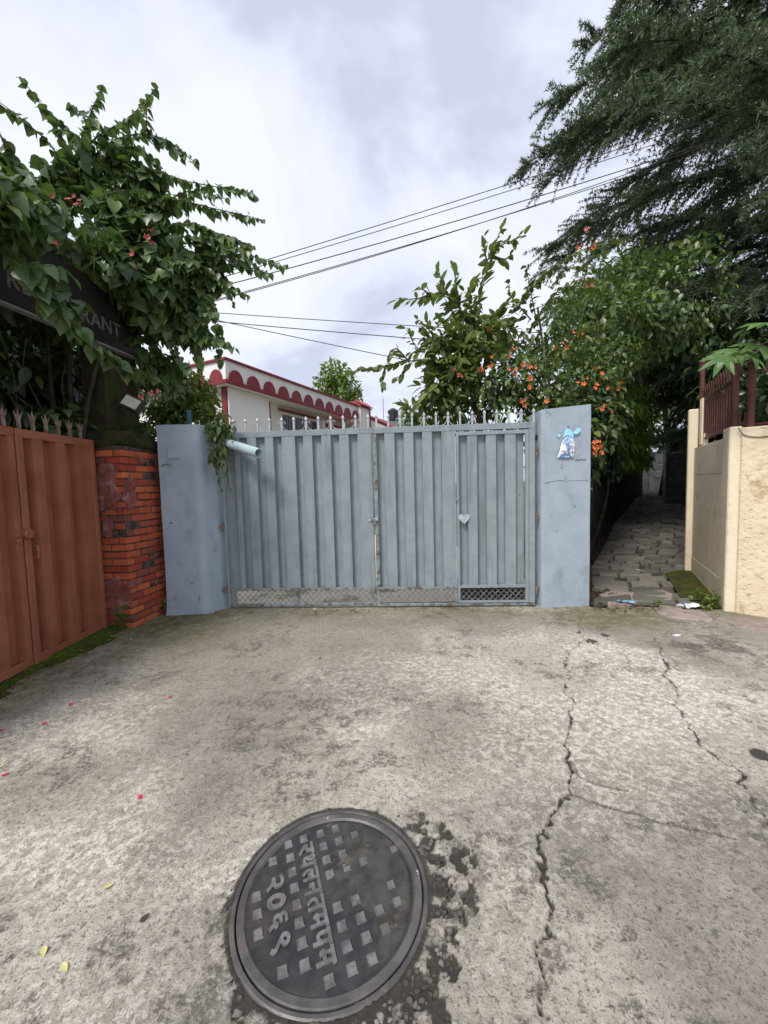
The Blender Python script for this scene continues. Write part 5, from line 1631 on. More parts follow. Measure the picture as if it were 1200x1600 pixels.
# extra side twigs
for P in SH[3:12]:
    P = [np.array(p) for p in P]
    for _ in range(2):
        f = random.uniform(0.1, 0.6)
        pts = np.array(curve_pts(P, 8))
        b = pts[int(f * (len(pts) - 1))]
        d = rng.normal(size=3) * 0.24 + np.array([0.10, 0, -0.05])
        p_, R_, s_, pts = shoot([b, b + d * 0.6, b + d * 1.1 + np.array([0, 0, -0.07])], 0.06, 0.15, droop=0.85)
        sets.append((p_, R_, s_)); canes.tube(list(pts), 0.004, 4)
STR = [[(-2.753, 3.050, 3.334), (-2.631, 3.200, 3.171), (-2.559, 3.450, 2.969), (-2.505, 3.800, 2.807), (-2.403, 4.250, 2.765)], [(-2.698, 3.080, 3.289), (-2.602, 3.220, 3.105), (-2.548, 3.500, 2.879), (-2.483, 3.900, 2.746)], [(-2.653, 3.100, 3.336), (-2.571, 3.300, 3.344), (-2.666, 3.200, 3.048)]]
strand = []
for P in STR:
    p_, R_, s_, pts = shoot(P, 0.06, 0.165, droop=0.75, taper=0.8)
    strand.append((p_, R_, s_))
    canes.tube(list(pts), 0.006, 5)
sets += strand
BL = [(-3.801, 4.400, 4.486, 0.460), (-4.084, 4.000, 4.235, 0.600), (-3.402, 4.600, 4.501, 0.500), (-2.955, 4.800, 4.469, 0.460), (-2.600, 4.900, 4.371, 0.420), (-3.978, 4.400, 4.820, 0.340), (-3.106, 4.900, 4.902, 0.320), (-2.296, 4.900, 4.251, 0.300), (-2.629, 5.000, 3.929, 0.330), (-3.789, 3.600, 3.969, 0.500), (-2.658, 4.900, 4.670, 0.350), (-2.781, 4.900, 5.151, 0.250), (-2.909, 3.500, 3.935, 0.240), (-2.907, 4.000, 3.964, 0.260), (-2.830, 4.400, 3.995, 0.260), (-2.862, 3.100, 3.740, 0.240), (-2.632, 4.700, 3.863, 0.360), (-2.986, 3.800, 4.050, 0.250), (-2.235, 4.900, 4.622, 0.200), (-3.275, 4.700, 5.263, 0.220), (-2.965, 4.800, 5.404, 0.200), (-2.769, 4.900, 5.333, 0.220), (-3.531, 4.600, 5.158, 0.180), (-2.018, 4.900, 4.356, 0.170), (-2.295, 4.900, 4.919, 0.160), (-2.427, 4.900, 4.029, 0.300), (-2.871, 4.950, 3.682, 0.220), (-2.838, 3.600, 3.453, 0.110), (-2.854, 3.850, 3.551, 0.130), (-2.798, 4.600, 3.784, 0.140), (-2.735, 3.420, 3.211, 0.100), (-2.719, 3.550, 3.217, 0.070), (-2.948, 2.900, 3.627, 0.330)]
c1 = cloud(BL, 10500, 0.14, droop=0.75, outw=0.8, power=0.33, gap=0.30)
BL2 = [(-2.460, 5.000, 3.692, 0.260), (-2.266, 4.900, 4.100, 0.220), (-2.818, 5.100, 3.384, 0.220), (-2.691, 5.000, 2.952, 0.140), (-2.032, 4.900, 4.094, 0.140), (-2.899, 4.950, 3.022, 0.140), (-2.878, 4.900, 3.355, 0.160), (-2.490, 5.100, 3.376, 0.150), (-2.246, 5.000, 3.919, 0.160), (-2.740, 5.000, 3.699, 0.250), (-2.620, 5.100, 3.259, 0.200), (-2.269, 5.000, 3.531, 0.160), (-2.867, 5.000, 3.233, 0.160)]
c2 = cloud(BL2, 1700, 0.135, droop=0.9, outw=0.6, power=0.5, gap=0.3)
canes.build('canes', M['bark'], vine, smooth=True)
P_, R_, S_ = cat(*sets, c1, c2)
ns_ = sum(len(s[0]) for s in sets)
front = np.concatenate([np.full(ns_, 1.25), np.ones(len(P_) - ns_)])
leafy(vine, HEART, P_, R_, S_, M['vine_leaf'], 300, front=front)
def stalks(base, tops, r, mat, parent, name='stem'):
    for tp in tops:
        mid = (np.array(base) + np.array(tp)) / 2 + rng.normal(size=3) * 0.12
        MB().tube(curve_pts([base + rng.normal(size=3) * np.array([0.1, 0.1, 0]), mid, tp], 6), list(np.linspace(r, r * 0.5, 13)), 6).build(name, mat, parent, smooth=True)
stalks(V(-3.75, 4.5, 0), [V(*p) for p in [(-3.411, 4.700, 4.457), (-3.751, 4.500, 4.482), (-2.963, 4.800, 4.360), (-3.600, 4.600, 4.749)]], 0.035, M['dark_bark'], vine)
hang = MB()
for _ in range(30):
    x, y = random.uniform(-3.9, -3.25), random.uniform(2.9, 5.0)
    z = random.uniform(2.9, 3.3)
    l = random.uniform(0.5, 1.3)
    hang.tube(curve_pts([(x, y, z), (x + random.gauss(0, .08), y + random.gauss(0, .08), z - l * .5), (x + random.gauss(0, .15), y + random.gauss(0, .15), z - l)], 5), 0.005, 4)
hang.build('hanging_stems', M['dark_bark'], vine)['kind'] = 'stuff'
def flower_mesh(name, mat, n=5, tube=0.6):
    vs, fs = [(0, 0, 0)], []
    for k in range(n):
        a0, a1, a2 = [2 * math.pi * (k + q) / n for q in (0.05, 0.5, 0.95)]
        b = len(vs)
        vs += [(0.42 * math.cos(a0), tube, 0.42 * math.sin(a0)), (0.72 * math.cos(a1), tube * 1.1, 0.72 * math.sin(a1)), (0.42 * math.cos(a2), tube, 0.42 * math.sin(a2)), (0.55 * math.cos(a1), tube * 1.15, 0.55 * math.sin(a1))]
        fs += [(0, b, b + 2), (b, b + 3, b + 2), (b, b + 1, b + 3), (b + 3, b + 1, b + 2)]
    return mesh_np(name, vs, fs, mat)
def blossoms(parent, pts, me, size, n, spread, name='flower'):
    for p in pts:
        for _ in range(n):
            q = np.array(p) + rng.normal(size=3) * spread
            d = unit(np.array([0, -1.0, 0.25]) + rng.normal(size=3) * 0.55)
            R = orient(d[None], rng.normal(size=(1, 3)))[0]
            Mx = Matrix.Identity(4)
            s_ = size * random.uniform(0.7, 1.15)
            for r in range(3):
                for c in range(3):
                    Mx[r][c] = R[r, c] * s_
                Mx[r][3] = q[r]
            put(me, name, Mx, parent)
blossoms(vine, [(-3.223, 3.900, 3.984), (-3.152, 3.900, 3.947), (-3.011, 4.100, 4.457), (-2.425, 4.400, 4.306), (-2.575, 4.300, 3.934), (-3.210, 4.000, 4.513)], flower_mesh('flower', M['pink_flower']), 0.05, 4, 0.035)

# dark tangle behind the brown gate, under the sign
tang = thing('hedge', 'dark leafy thicket behind the brown gate and under the sign board', 'hedge', (-4.6, 3.9, 0))
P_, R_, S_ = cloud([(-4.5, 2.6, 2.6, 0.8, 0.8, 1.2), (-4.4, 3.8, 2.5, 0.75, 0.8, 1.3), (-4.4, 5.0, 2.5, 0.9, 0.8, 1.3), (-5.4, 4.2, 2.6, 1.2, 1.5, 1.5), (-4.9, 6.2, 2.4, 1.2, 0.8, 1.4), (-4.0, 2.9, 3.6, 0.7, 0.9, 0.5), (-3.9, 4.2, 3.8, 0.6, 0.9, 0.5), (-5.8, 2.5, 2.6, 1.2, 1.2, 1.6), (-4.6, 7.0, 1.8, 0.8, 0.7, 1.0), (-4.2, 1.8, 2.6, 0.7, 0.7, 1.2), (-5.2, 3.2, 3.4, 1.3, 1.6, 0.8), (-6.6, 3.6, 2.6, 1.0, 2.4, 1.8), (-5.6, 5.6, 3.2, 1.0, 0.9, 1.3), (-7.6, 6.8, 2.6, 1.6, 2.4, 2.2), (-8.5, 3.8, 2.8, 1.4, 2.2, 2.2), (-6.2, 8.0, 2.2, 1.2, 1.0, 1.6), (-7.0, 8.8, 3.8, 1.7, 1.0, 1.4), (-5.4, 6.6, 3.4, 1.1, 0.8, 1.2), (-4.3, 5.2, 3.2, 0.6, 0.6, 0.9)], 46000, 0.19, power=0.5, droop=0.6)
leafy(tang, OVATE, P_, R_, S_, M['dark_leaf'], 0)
low = cloud([(-3.5, 4.35, 2.35, 0.22, 0.3, 0.2), (-3.55, 3.3, 2.6, 0.2, 0.4, 0.25), (-3.35, 4.75, 2.45, 0.2, 0.2, 0.25)], 260, 0.10, power=0.6, droop=0.8)
leafy(tang, HEART, *low, M['vine_leaf'], 80)
stalks(V(-4.6, 3.8, 0), [V(-4.4, 3.4, 2.6), V(-4.5, 4.6, 2.7), V(-5.2, 4.2, 2.8)], 0.05, M['dark_bark'], tang, 'trunk')

# bright bush and the trailing creeper at the left pillar
bush = thing('bush', 'bright green bush growing behind the left blue pillar', 'bush', (-2.6, 5.8, 0))
P_, R_, S_ = cloud([(-2.872, 5.700, 2.871, 0.300), (-2.556, 5.700, 2.726, 0.220), (-3.148, 5.800, 2.761, 0.260), (-2.816, 5.900, 3.148, 0.220), (-2.337, 5.600, 2.566, 0.140), (-3.095, 5.900, 2.494, 0.400), (-2.585, 5.900, 3.001, 0.160)], 3600, 0.095, droop=0.5, power=0.5)
leafy(bush, OVATE, P_, R_, S_, M['bush_leaf'], 200)
stalks(V(-2.7, 5.8, 0), [V(*p) for p in [(-2.872, 5.700, 2.871), (-2.556, 5.700, 2.726), (-3.148, 5.800, 2.761)]], 0.02, M['bark'], bush)
creep = thing('creeper', 'dark creeper trailing down between the left blue pillar and the drain pipe', 'creeper', (-2.15, 5.0, 0))
sets = []
cm = MB()
for P in ([(-2.200, 4.980, 2.456), (-2.057, 4.800, 2.151), (-2.018, 4.760, 1.836), (-2.000, 4.760, 1.585)], [(-2.120, 4.980, 2.430), (-1.939, 4.800, 2.148), (-1.920, 4.760, 1.911), (-1.898, 4.780, 1.598)], [(-2.127, 4.900, 2.402), (-2.077, 4.720, 2.142), (-2.065, 4.700, 1.911)], [(-2.030, 4.950, 2.367), (-1.841, 4.800, 2.223), (-1.795, 4.780, 2.064)], [(-2.207, 4.900, 2.388), (-1.966, 4.760, 2.067), (-1.958, 4.750, 1.717)]):
    p_, R_, s_, pts = shoot(P, 0.045, 0.085, droop=0.6)
    sets.append((p_, R_, s_)); cm.tube(list(pts), 0.004, 4)
c_ = cloud([(-2.053, 4.860, 2.276, 0.130), (-1.983, 4.800, 2.071, 0.100), (-2.051, 4.760, 1.953, 0.080), (-1.915, 4.860, 2.327, 0.100)], 240, 0.085, droop=0.8, power=0.6)
cm.build('stems', M['bark'], creep)
P_, R_, S_ = cat(*sets, c_)
leafy(creep, OVATE, P_, R_, S_, M['trumpet_leaf'], 160)

# the guava-like tree behind the gate
gv_ = thing('fruit_tree', 'loose leafy fruit tree with upright shoots behind the blue gate', 'tree', (1.55, 6.3, 0))
TR = MB()
gp = [(1.622, 6.400, 2.134), (1.525, 6.400, 2.962), (1.437, 6.300, 3.541), (1.474, 6.300, 4.133)]
tb_ = [V(1.6, 6.5, 0)] + [V(*p) for p in gp]
trunk = MB().tube(curve_pts(tb_, 6), list(np.linspace(0.07, 0.03, 25)), 8).build('trunk', M['bark'], gv_, smooth=True)
SHG = [[(1.474, 6.300, 4.133), (1.619, 6.300, 4.568), (1.784, 6.300, 5.096), (1.957, 6.300, 5.550)], [(1.784, 6.300, 5.000), (1.825, 6.300, 5.191), (2.285, 6.300, 5.389)], [(1.743, 6.300, 4.904), (1.675, 6.300, 5.194), (1.687, 6.300, 5.366)], [(1.804, 6.300, 5.095), (2.004, 6.300, 5.042), (2.105, 6.300, 5.136)],
       [(1.442, 6.300, 4.035), (1.078, 6.200, 4.486), (0.670, 6.100, 4.401), (0.294, 6.000, 4.317)], [(1.224, 6.200, 4.290), (1.200, 6.200, 4.674), (1.163, 6.200, 4.884)], [(1.078, 6.200, 4.467), (0.982, 6.200, 4.679), (0.936, 6.200, 4.871)], [(1.376, 6.300, 4.429), (1.520, 6.300, 4.717), (1.702, 6.300, 4.789)], [(0.865, 6.100, 4.387), (0.721, 6.100, 4.494), (0.614, 6.000, 4.494)],
       [(1.437, 6.300, 3.541), (0.967, 6.200, 3.716), (0.606, 6.100, 3.642), (0.409, 6.000, 3.895)], [(0.967, 6.200, 3.716), (0.759, 6.100, 3.925), (0.615, 6.100, 4.071)], [(1.435, 6.300, 3.392), (0.751, 6.100, 3.475), (0.153, 5.900, 3.352), (-0.396, 5.800, 3.244)], [(0.447, 6.000, 3.413), (0.254, 5.900, 3.582), (0.176, 5.900, 3.519)], [(0.105, 5.900, 3.354), (0.035, 5.900, 3.215), (0.020, 5.900, 3.019)],
       [(0.446, 6.000, 3.394), (0.326, 6.000, 3.236), (0.267, 6.000, 3.190)], [(1.432, 6.300, 3.142), (0.957, 6.200, 3.129), (0.692, 6.100, 2.993)], [(1.492, 6.300, 3.936), (1.819, 6.200, 4.179), (2.068, 6.200, 4.365)], [(1.490, 6.300, 3.738), (1.069, 6.200, 3.908), (0.973, 6.200, 4.104)], [(1.464, 6.300, 3.242), (1.061, 6.200, 3.323), (0.746, 6.100, 3.205)], [(1.464, 6.200, 3.509), (1.247, 6.100, 3.770), (1.201, 6.100, 4.009)]]
sets = []
for P in SHG:
    p_, R_, s_, pts = shoot(P, 0.060, 0.205, droop=0.05, taper=0.8)
    sets.append((p_, R_, s_))
    MB().tube(list(pts), list(np.linspace(0.016, 0.005, len(pts))), 5).build('limb', M['bark'], gv_, smooth=True)
c_ = cloud([(1.491, 6.300, 3.837, 0.420), (1.081, 6.300, 3.550, 0.400), (1.352, 6.400, 3.272, 0.450), (0.972, 6.300, 3.104, 0.350), (1.824, 6.400, 3.966, 0.350), (0.868, 6.200, 3.816, 0.250), (1.294, 6.300, 4.333, 0.280), (0.573, 6.500, 2.801, 0.220)], 1500, 0.19, droop=0.25, power=0.45, gap=0.25)
P_, R_, S_ = cat(*sets, c_)
leafy(gv_, ELLIP, P_, R_, S_, M['guava_leaf'], 300)
sapling = thing('bush', 'small light green bush low behind the gate beside the fruit tree', 'bush', (0.5, 6.6, 0))
P_, R_, S_ = cloud([(0.794, 6.600, 2.656, 0.250), (0.474, 6.600, 2.770, 0.160), (1.136, 6.700, 2.825, 0.300), (0.693, 6.600, 2.976, 0.140)], 520, 0.12, droop=0.4, power=0.5)
leafy(sapling, OVATE, P_, R_, S_, M['bush_leaf'], 150)
stalks(V(0.6, 6.7, 0), [V(*p) for p in [(0.794, 6.600, 2.656), (1.136, 6.700, 2.825)]], 0.02, M['bark'], sapling)

# trumpet vine hedge with orange flowers
tv = thing('trumpet_vine', 'dense trumpet vine with orange flowers above the gate and right pillar', 'vine', (2.6, 6.2, 0))
BT = [(2.063, 6.200, 3.199, 0.500), (2.483, 6.000, 3.038, 0.500), (1.687, 6.300, 3.035, 0.450), (1.294, 6.400, 2.763, 0.400), (3.068, 6.200, 3.271, 0.500), (2.585, 6.500, 3.781, 0.400), (2.731, 5.900, 2.628, 0.400), (3.371, 6.200, 3.067, 0.400), (2.943, 6.600, 4.014, 0.350), (3.414, 6.000, 2.534, 0.300), (2.975, 5.900, 2.146, 0.220), (2.061, 6.200, 2.604, 0.500), (3.090, 5.750, 1.845, 0.150), (3.904, 6.600, 3.575, 0.400), (2.669, 6.200, 2.188, 0.500), (3.369, 6.000, 2.147, 0.200)]
c1 = cloud(BT, 7500, 0.115, droop=0.55, outw=0.9, power=0.3, gap=0.3, gs=2.2)
sets = [c1]
tm_ = MB()
for P in ([(2.134, 6.400, 4.257), (2.647, 6.400, 4.837), (3.154, 6.400, 5.167), (3.944, 6.400, 5.352)], [(2.545, 6.400, 4.047), (2.442, 6.400, 4.547), (2.361, 6.400, 4.992)], [(2.647, 6.400, 4.344), (2.954, 6.400, 4.633), (3.465, 6.400, 4.620)], [(2.442, 6.400, 4.150), (2.135, 6.400, 4.505), (2.085, 6.400, 4.753)], [(2.749, 6.400, 4.638), (3.054, 6.400, 4.925), (3.615, 6.400, 4.911)], [(2.871, 6.000, 3.408), (3.013, 6.000, 3.782), (3.542, 6.000, 3.955)],
          [(2.959, 5.600, 2.384), (3.044, 5.500, 2.099), (3.064, 5.450, 1.826)], [(2.912, 5.600, 2.475), (3.086, 5.500, 2.320), (3.255, 5.450, 2.246)], [(2.719, 5.400, 2.531), (2.585, 5.400, 2.880), (2.541, 5.400, 3.095)], [(2.237, 6.400, 4.354), (2.545, 6.400, 4.742), (2.850, 6.400, 4.979)], [(2.353, 6.300, 3.914), (2.707, 6.300, 4.395), (3.110, 6.300, 4.385)], [(3.048, 5.600, 2.562), (3.321, 5.600, 2.645), (3.487, 5.500, 2.531)]):
    p_, R_, s_, pts = shoot(P, 0.055, 0.155, droop=0.3, taper=0.75)
    sets.append((p_, R_, s_)); tm_.tube(list(pts), list(np.linspace(0.012, 0.004, len(pts))), 5)
tm_.build('canes', M['bark'], tv, smooth=True)
stalks(V(2.7, 6.3, 0), [V(*p) for p in [(2.063, 6.200, 3.199), (2.607, 6.300, 3.710), (3.069, 6.200, 3.074), (2.545, 6.400, 4.346)]], 0.03, M['bark'], tv)
P_, R_, S_ = cat(*sets)
leafy(tv, OVATE, P_, R_, S_, M['trumpet_leaf'], 300)
fm = flower_mesh('flower', M['orange_flower'], 5, 0.8)
blossoms(tv, [(1.804, 5.550, 3.317), (1.561, 5.650, 3.240), (1.409, 5.700, 3.187), (1.831, 5.500, 3.065), (1.142, 5.800, 3.168), (2.042, 5.400, 2.877), (1.935, 5.600, 2.680), (2.254, 5.300, 2.524), (3.078, 5.500, 3.050), (3.009, 5.500, 2.842), (3.133, 5.400, 2.521), (2.634, 5.700, 3.452), (3.260, 5.500, 2.783), (2.009, 5.500, 3.165), (2.767, 5.500, 2.901)], fm, 0.054, 3, 0.045)
blossoms(tv, [(2.926, 5.350, 1.998), (2.961, 5.350, 2.084), (2.901, 5.350, 1.929)], fm, 0.058, 4, 0.035)
fm2 = flower_mesh('flower', M['pink_flower'])
blossoms(tv, [(3.179, 6.350, 5.282), (3.381, 6.350, 5.258), (3.255, 6.350, 4.659), (3.094, 6.200, 3.837), (1.817, 6.200, 3.918)], fm, 0.058, 3, 0.05)

# trees
def tree(name, label, base, blobs_, n, size, tmpl, mat, nparts=0, group=None, tr=0.14, power=0.4, gap=0.3, droop=0.5, bark='dark_bark', gs=0.9):
    t0 = thing(name, label, 'tree', base, group)
    cs = np.array([b[:3] for b in blobs_], float)
    top = cs.mean(0)
    b = V(*base)
    f = b + (top - b) * 0.55
    MB().tube(curve_pts([b - V(0, 0, .1), b + (f - b) * 0.5 + V(0.1, 0, 0), f], 6), list(np.linspace(tr, tr * 0.6, 13)), 8).build('trunk', M[bark], t0, smooth=True)
    for c in cs:
        MB().tube(curve_pts([b + (f - b) * random.uniform(.55, 1), (f + c) / 2 + rng.normal(size=3) * 0.15, c], 5), list(np.linspace(tr * 0.4, tr * 0.1, 11)), 6).build('limb', M[bark], t0, smooth=True)
    P_, R_, S_ = cloud(blobs_, n, size, droop=droop, power=power, gap=gap, gs=gs)
    leafy(t0, tmpl, P_, R_, S_, mat, nparts, mass='crown')
    return t0
tree('broadleaf_tree', 'small round green tree behind the white house roof', (-3.6, 26, 0), [(-2.6, 26, 7.6, 1.1), (-3.5, 26, 7.9, 1.0), (-3.0, 26, 8.9, 1.0), (-2.2, 26, 8.2, 0.9), (-3.6, 26, 8.6, 0.7), (-1.9, 26, 7.4, 0.7)], 2600, 0.36, DIAM, M['bush_leaf'], 0, power=0.4, gap=0.25)
tree('broadleaf_tree', 'dark dense tree over the left side of the alley', (5.6, 10.8, 0.3), [(5.616, 9.500, 4.764, 1.000), (6.549, 10.000, 5.387, 1.200), (5.153, 9.500, 5.074, 0.900), (8.108, 11.000, 4.884, 1.100), (5.018, 10.000, 5.893, 0.700), (6.927, 11.000, 6.462, 1.000)] + [(4.8, 8.0, 4.9, 1.1), (4.0, 7.0, 4.2, 0.8), (7.6, 12.0, 5.0, 1.5), (6.0, 8.6, 5.3, 1.2), (5.4, 7.4, 4.9, 0.9)], 24000, 0.145, OVATE, M['trumpet_leaf'], 0, power=0.38, gap=0.28)
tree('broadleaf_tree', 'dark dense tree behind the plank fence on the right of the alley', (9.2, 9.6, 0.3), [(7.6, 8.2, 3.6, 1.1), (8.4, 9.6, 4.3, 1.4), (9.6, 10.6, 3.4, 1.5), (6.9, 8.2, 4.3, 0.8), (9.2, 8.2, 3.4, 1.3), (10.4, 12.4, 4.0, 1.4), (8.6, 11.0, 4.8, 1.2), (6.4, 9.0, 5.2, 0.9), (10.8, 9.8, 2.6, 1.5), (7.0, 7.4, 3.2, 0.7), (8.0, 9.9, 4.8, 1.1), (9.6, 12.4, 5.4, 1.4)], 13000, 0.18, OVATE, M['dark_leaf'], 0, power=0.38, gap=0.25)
tree('broadleaf_tree', 'sunlit green tree at the far end of the alley', (13.6, 21.5, 1.2), [(12.6, 20.6, 4.6, 1.5), (14.2, 21.5, 4.4, 1.6), (13.0, 21.0, 6.4, 1.8), (11.4, 21.6, 5.4, 1.4), (15.4, 21.0, 6.0, 1.8), (12.4, 19.6, 3.5, 0.8), (13.6, 19.6, 3.7, 0.8)], 5200, 0.28, DIAM, M['bush_leaf'], 0, power=0.4, gap=0.2)
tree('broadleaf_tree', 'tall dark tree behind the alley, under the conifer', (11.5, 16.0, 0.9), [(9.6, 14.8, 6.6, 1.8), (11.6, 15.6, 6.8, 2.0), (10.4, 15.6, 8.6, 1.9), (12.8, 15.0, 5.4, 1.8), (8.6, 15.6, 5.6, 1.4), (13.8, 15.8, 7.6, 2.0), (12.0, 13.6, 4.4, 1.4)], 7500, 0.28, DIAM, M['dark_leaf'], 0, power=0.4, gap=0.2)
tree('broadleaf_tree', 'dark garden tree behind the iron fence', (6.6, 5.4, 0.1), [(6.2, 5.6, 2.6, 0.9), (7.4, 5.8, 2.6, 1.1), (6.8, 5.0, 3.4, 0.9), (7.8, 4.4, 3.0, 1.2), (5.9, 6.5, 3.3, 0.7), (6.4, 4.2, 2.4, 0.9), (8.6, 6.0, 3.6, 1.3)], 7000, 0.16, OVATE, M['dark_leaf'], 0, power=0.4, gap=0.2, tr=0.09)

# ferny plants on the left wall and overhanging the alley
fe_ = thing('hanging_fern', 'bright green ferns hanging over the wall at the alley bend', 'fern', (8.2, 13.2, 0.7))
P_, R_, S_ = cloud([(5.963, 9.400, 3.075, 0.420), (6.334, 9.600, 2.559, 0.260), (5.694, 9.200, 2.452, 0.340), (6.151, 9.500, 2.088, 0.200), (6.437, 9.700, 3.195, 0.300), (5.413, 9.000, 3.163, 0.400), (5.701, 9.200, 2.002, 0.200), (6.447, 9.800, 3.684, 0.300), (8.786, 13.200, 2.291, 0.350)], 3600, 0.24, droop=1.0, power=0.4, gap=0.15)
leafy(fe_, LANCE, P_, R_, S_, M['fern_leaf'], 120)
ov = thing('hedge', 'dark shrub mass hanging over the near left wall of the alley', 'hedge', (3.7, 6.9, 0.1))
P_, R_, S_ = cloud([(3.2, 6.2, 2.5, 0.45, 0.5, 0.6), (3.9, 7.2, 2.6, 0.6, 0.7, 0.7), (4.5, 8.5, 2.7, 0.6, 0.8, 0.7), (5.0, 9.8, 2.7, 0.5, 0.9, 0.6), (3.0, 5.8, 1.9, 0.22, 0.3, 0.5), (4.6, 8.1, 1.9, 0.3, 0.5, 0.4)], 5200, 0.15, droop=0.8, power=0.42)
leafy(ov, OVATE, P_, R_, S_, M['dark_leaf'], 0)
stalks(V(3.6, 7.0, 0.1), [V(3.9, 7.2, 2.6), V(4.8, 8.5, 2.8)], 0.04, M['dark_bark'], ov)

# conifer
cf = thing('conifer', 'huge grey green conifer with drooping feathery branches at the upper right', 'tree', (10.6, 9.6, 0.3))
cb = V(10.6, 9.6, 0.2)
MB().tube([cb, cb + V(0, 0, 9), cb + V(0.1, 0, 19)], [0.42, 0.28, 0.08], 12).build('trunk', M['dark_bark'], cf, smooth=True)
twP, twD, twL = [], [], []
nb = 0
limbs = MB()
zz = 2.7
while zz < 18.2:
    azs = rng.uniform(0, 2 * math.pi, 1) + np.arange(5) * 2 * math.pi / 5
    for az in azs:
        az = az + random.uniform(-.3, .3)
        ln = (5.2 + 1.5 * math.exp(-((zz - 10.0) / 2.6) ** 2)) * (1 - 0.6 * max(0, (zz - 13) / 6)) * random.uniform(0.86, 1.02)
        if zz < 5.2: ln *= 0.88
        a = cb + V(0, 0, zz + random.uniform(-.25, .25))
        d = V(math.cos(az), math.sin(az), 0)
        up = random.uniform(0.05, 0.22)
        pts = [a + d * ln * t_ + V(0, 0, ln * (up * math.sin(t_ * 2.2) - 0.16 * t_ ** 2)) for t_ in np.linspace(0, 1, 9)]
        toward = d @ unit(V(-10.6, -9.6, 0)) 
        MB().tube(pts, list(np.linspace(0.06, 0.008, 9)), 5).build('branch', M['dark_bark'], cf)
        nb += 1
        dens = 1.0 if toward > -0.45 else 0.3
        nt_ = int(ln * 20 * dens)
        for k in range(nt_):
            t_ = random.uniform(0.16, 1.0)
            f = t_ * 8
            i = min(int(f), 7)
            p = pts[i] + (pts[i + 1] - pts[i]) * (f - i)
            side = V(-d[1], d[0], 0) * random.choice([-1, 1])
            dd = d * random.uniform(0.35, 1.0) + side * random.uniform(0.1, 1.0) + V(0, 0, random.uniform(-0.35, 0.35))
            twP.append(p); twD.append(dd / np.linalg.norm(dd)); twL.append(random.uniform(0.5, 1.3) * (1.15 - 0.45 * t_))
    zz += 0.44
twP, twD, twL = np.array(twP), np.array(twD), np.array(twL)
NT_ = len(twP)
# every twig: a drooping line set with tufts of needles
nod = 12
tt = np.linspace(0.06, 1, nod)
nodes = twP[:, None] + twD[:, None] * (twL[:, None] * tt)[..., None]
nodes[..., 2] -= (twL[:, None] * 0.34) * tt ** 2
dirn = twD[:, None] + np.zeros((1, nod, 3))
dirn[..., 2] -= 0.68 * tt
dirn = unit(dirn).reshape(-1, 3)
nodes = nodes.reshape(-1, 3) + rng.normal(size=(NT_ * nod, 3)) * 0.012
per = 8
NN = len(nodes)
bp_ = np.repeat(nodes, per, 0)
nd = unit(np.repeat(dirn, per, 0) * 0.55 + rng.normal(size=(NN * per, 3)) * 0.62)
ln = rng.uniform(0.075, 0.145, (NN * per, 1))
sd = unit(np.cross(nd, rng.normal(size=(NN * per, 3)))) * 0.0125
vs_ = np.stack([bp_ - sd, bp_ + sd, bp_ + nd * ln], 1) - np.array(cf.location)
keep = np.ones(len(vs_), bool)
vs_ = vs_[keep]
o = link(mesh_np('crown', vs_.reshape(-1, 3), np.arange(len(vs_) * 3).reshape(-1, 3), M['needle']), 'crown', cf)
o['kind'] = 'stuff'
tw = np.stack([twP, twP + twD * twL[:, None] * 0.5 - np.array([0, 0, 1]) * (twL * 0.085)[:, None], twP + twD * twL[:, None] - np.array([0, 0, 1]) * (twL * 0.34)[:, None]], 1)
sidev = unit(np.cross(twD, rng.normal(size=(NT_, 3)))) * 0.006
tv_ = np.stack([tw[:, 0] - sidev, tw[:, 0] + sidev, tw[:, 1] + sidev * .7, tw[:, 1] - sidev * .7, tw[:, 2]], 1) - np.array(cf.location)
tf_ = (np.array([(0, 1, 2), (0, 2, 3), (3, 2, 4)])[None] + (np.arange(NT_) * 5)[:, None, None]).reshape(-1, 3)
o = link(mesh_np('twigs', tv_.reshape(-1, 3), tf_, M['dark_bark']), 'twigs', cf)
o['kind'] = 'stuff'


# papaya-like leaves by the iron fence
pp = thing('papaya_plant', 'young plant with pale lobed leaves reaching over the iron fence', 'plant', (4.75, 4.75, 0))
def lobed(c, tipdir, nrm, size, nl=7):
    R = orient(np.array([tipdir], float), np.array([nrm], float))[0]
    vs, fs = [(0, 0, 0)], []
    for k in range(nl):
        a = math.radians(-130 + 260 * k / (nl - 1))
        L = 0.62 + 0.38 * math.cos(a * 0.6)
        d = V(math.sin(a), math.cos(a), 0)
        n_ = V(math.cos(a), -math.sin(a), 0)
        b = len(vs)
        q = [d * L * 0.28 - n_ * 0.13, d * L * 0.28 + n_ * 0.13, d * L * 0.55 - n_ * 0.14, d * L * 0.55 + n_ * 0.14, d * L, d * L * 0.55]
        for i, p in enumerate(q):
            z = -0.25 * np.linalg.norm(p) ** 2 + (0.03 if i in (0, 1, 2, 3) else -0.03)
            vs.append((p[0], p[1], z))
        fs += [(0, b, b + 1), (b, b + 2, b + 5), (b, b + 5, b + 1), (b + 1, b + 5, b + 3), (b + 2, b + 4, b + 5), (b + 5, b + 4, b + 3)]
    vs = [c + R @ (np.array(p) * size) for p in vs]
    return MB().add(vs, fs).build('leaf', M['papaya_leaf'], pp)
PL = [(3.741, 4.150, 2.869), (3.553, 4.100, 2.779), (3.818, 4.000, 2.866), (3.777, 3.900, 3.046), (4.018, 4.300, 2.859)]
lobed(V(*PL[0]), (-0.8, -0.25, -0.25), (0.1, -0.45, 0.9), 0.30)
lobed(V(*PL[1]), (-0.7, -0.35, -0.75), (-0.3, -0.65, 0.7), 0.24)
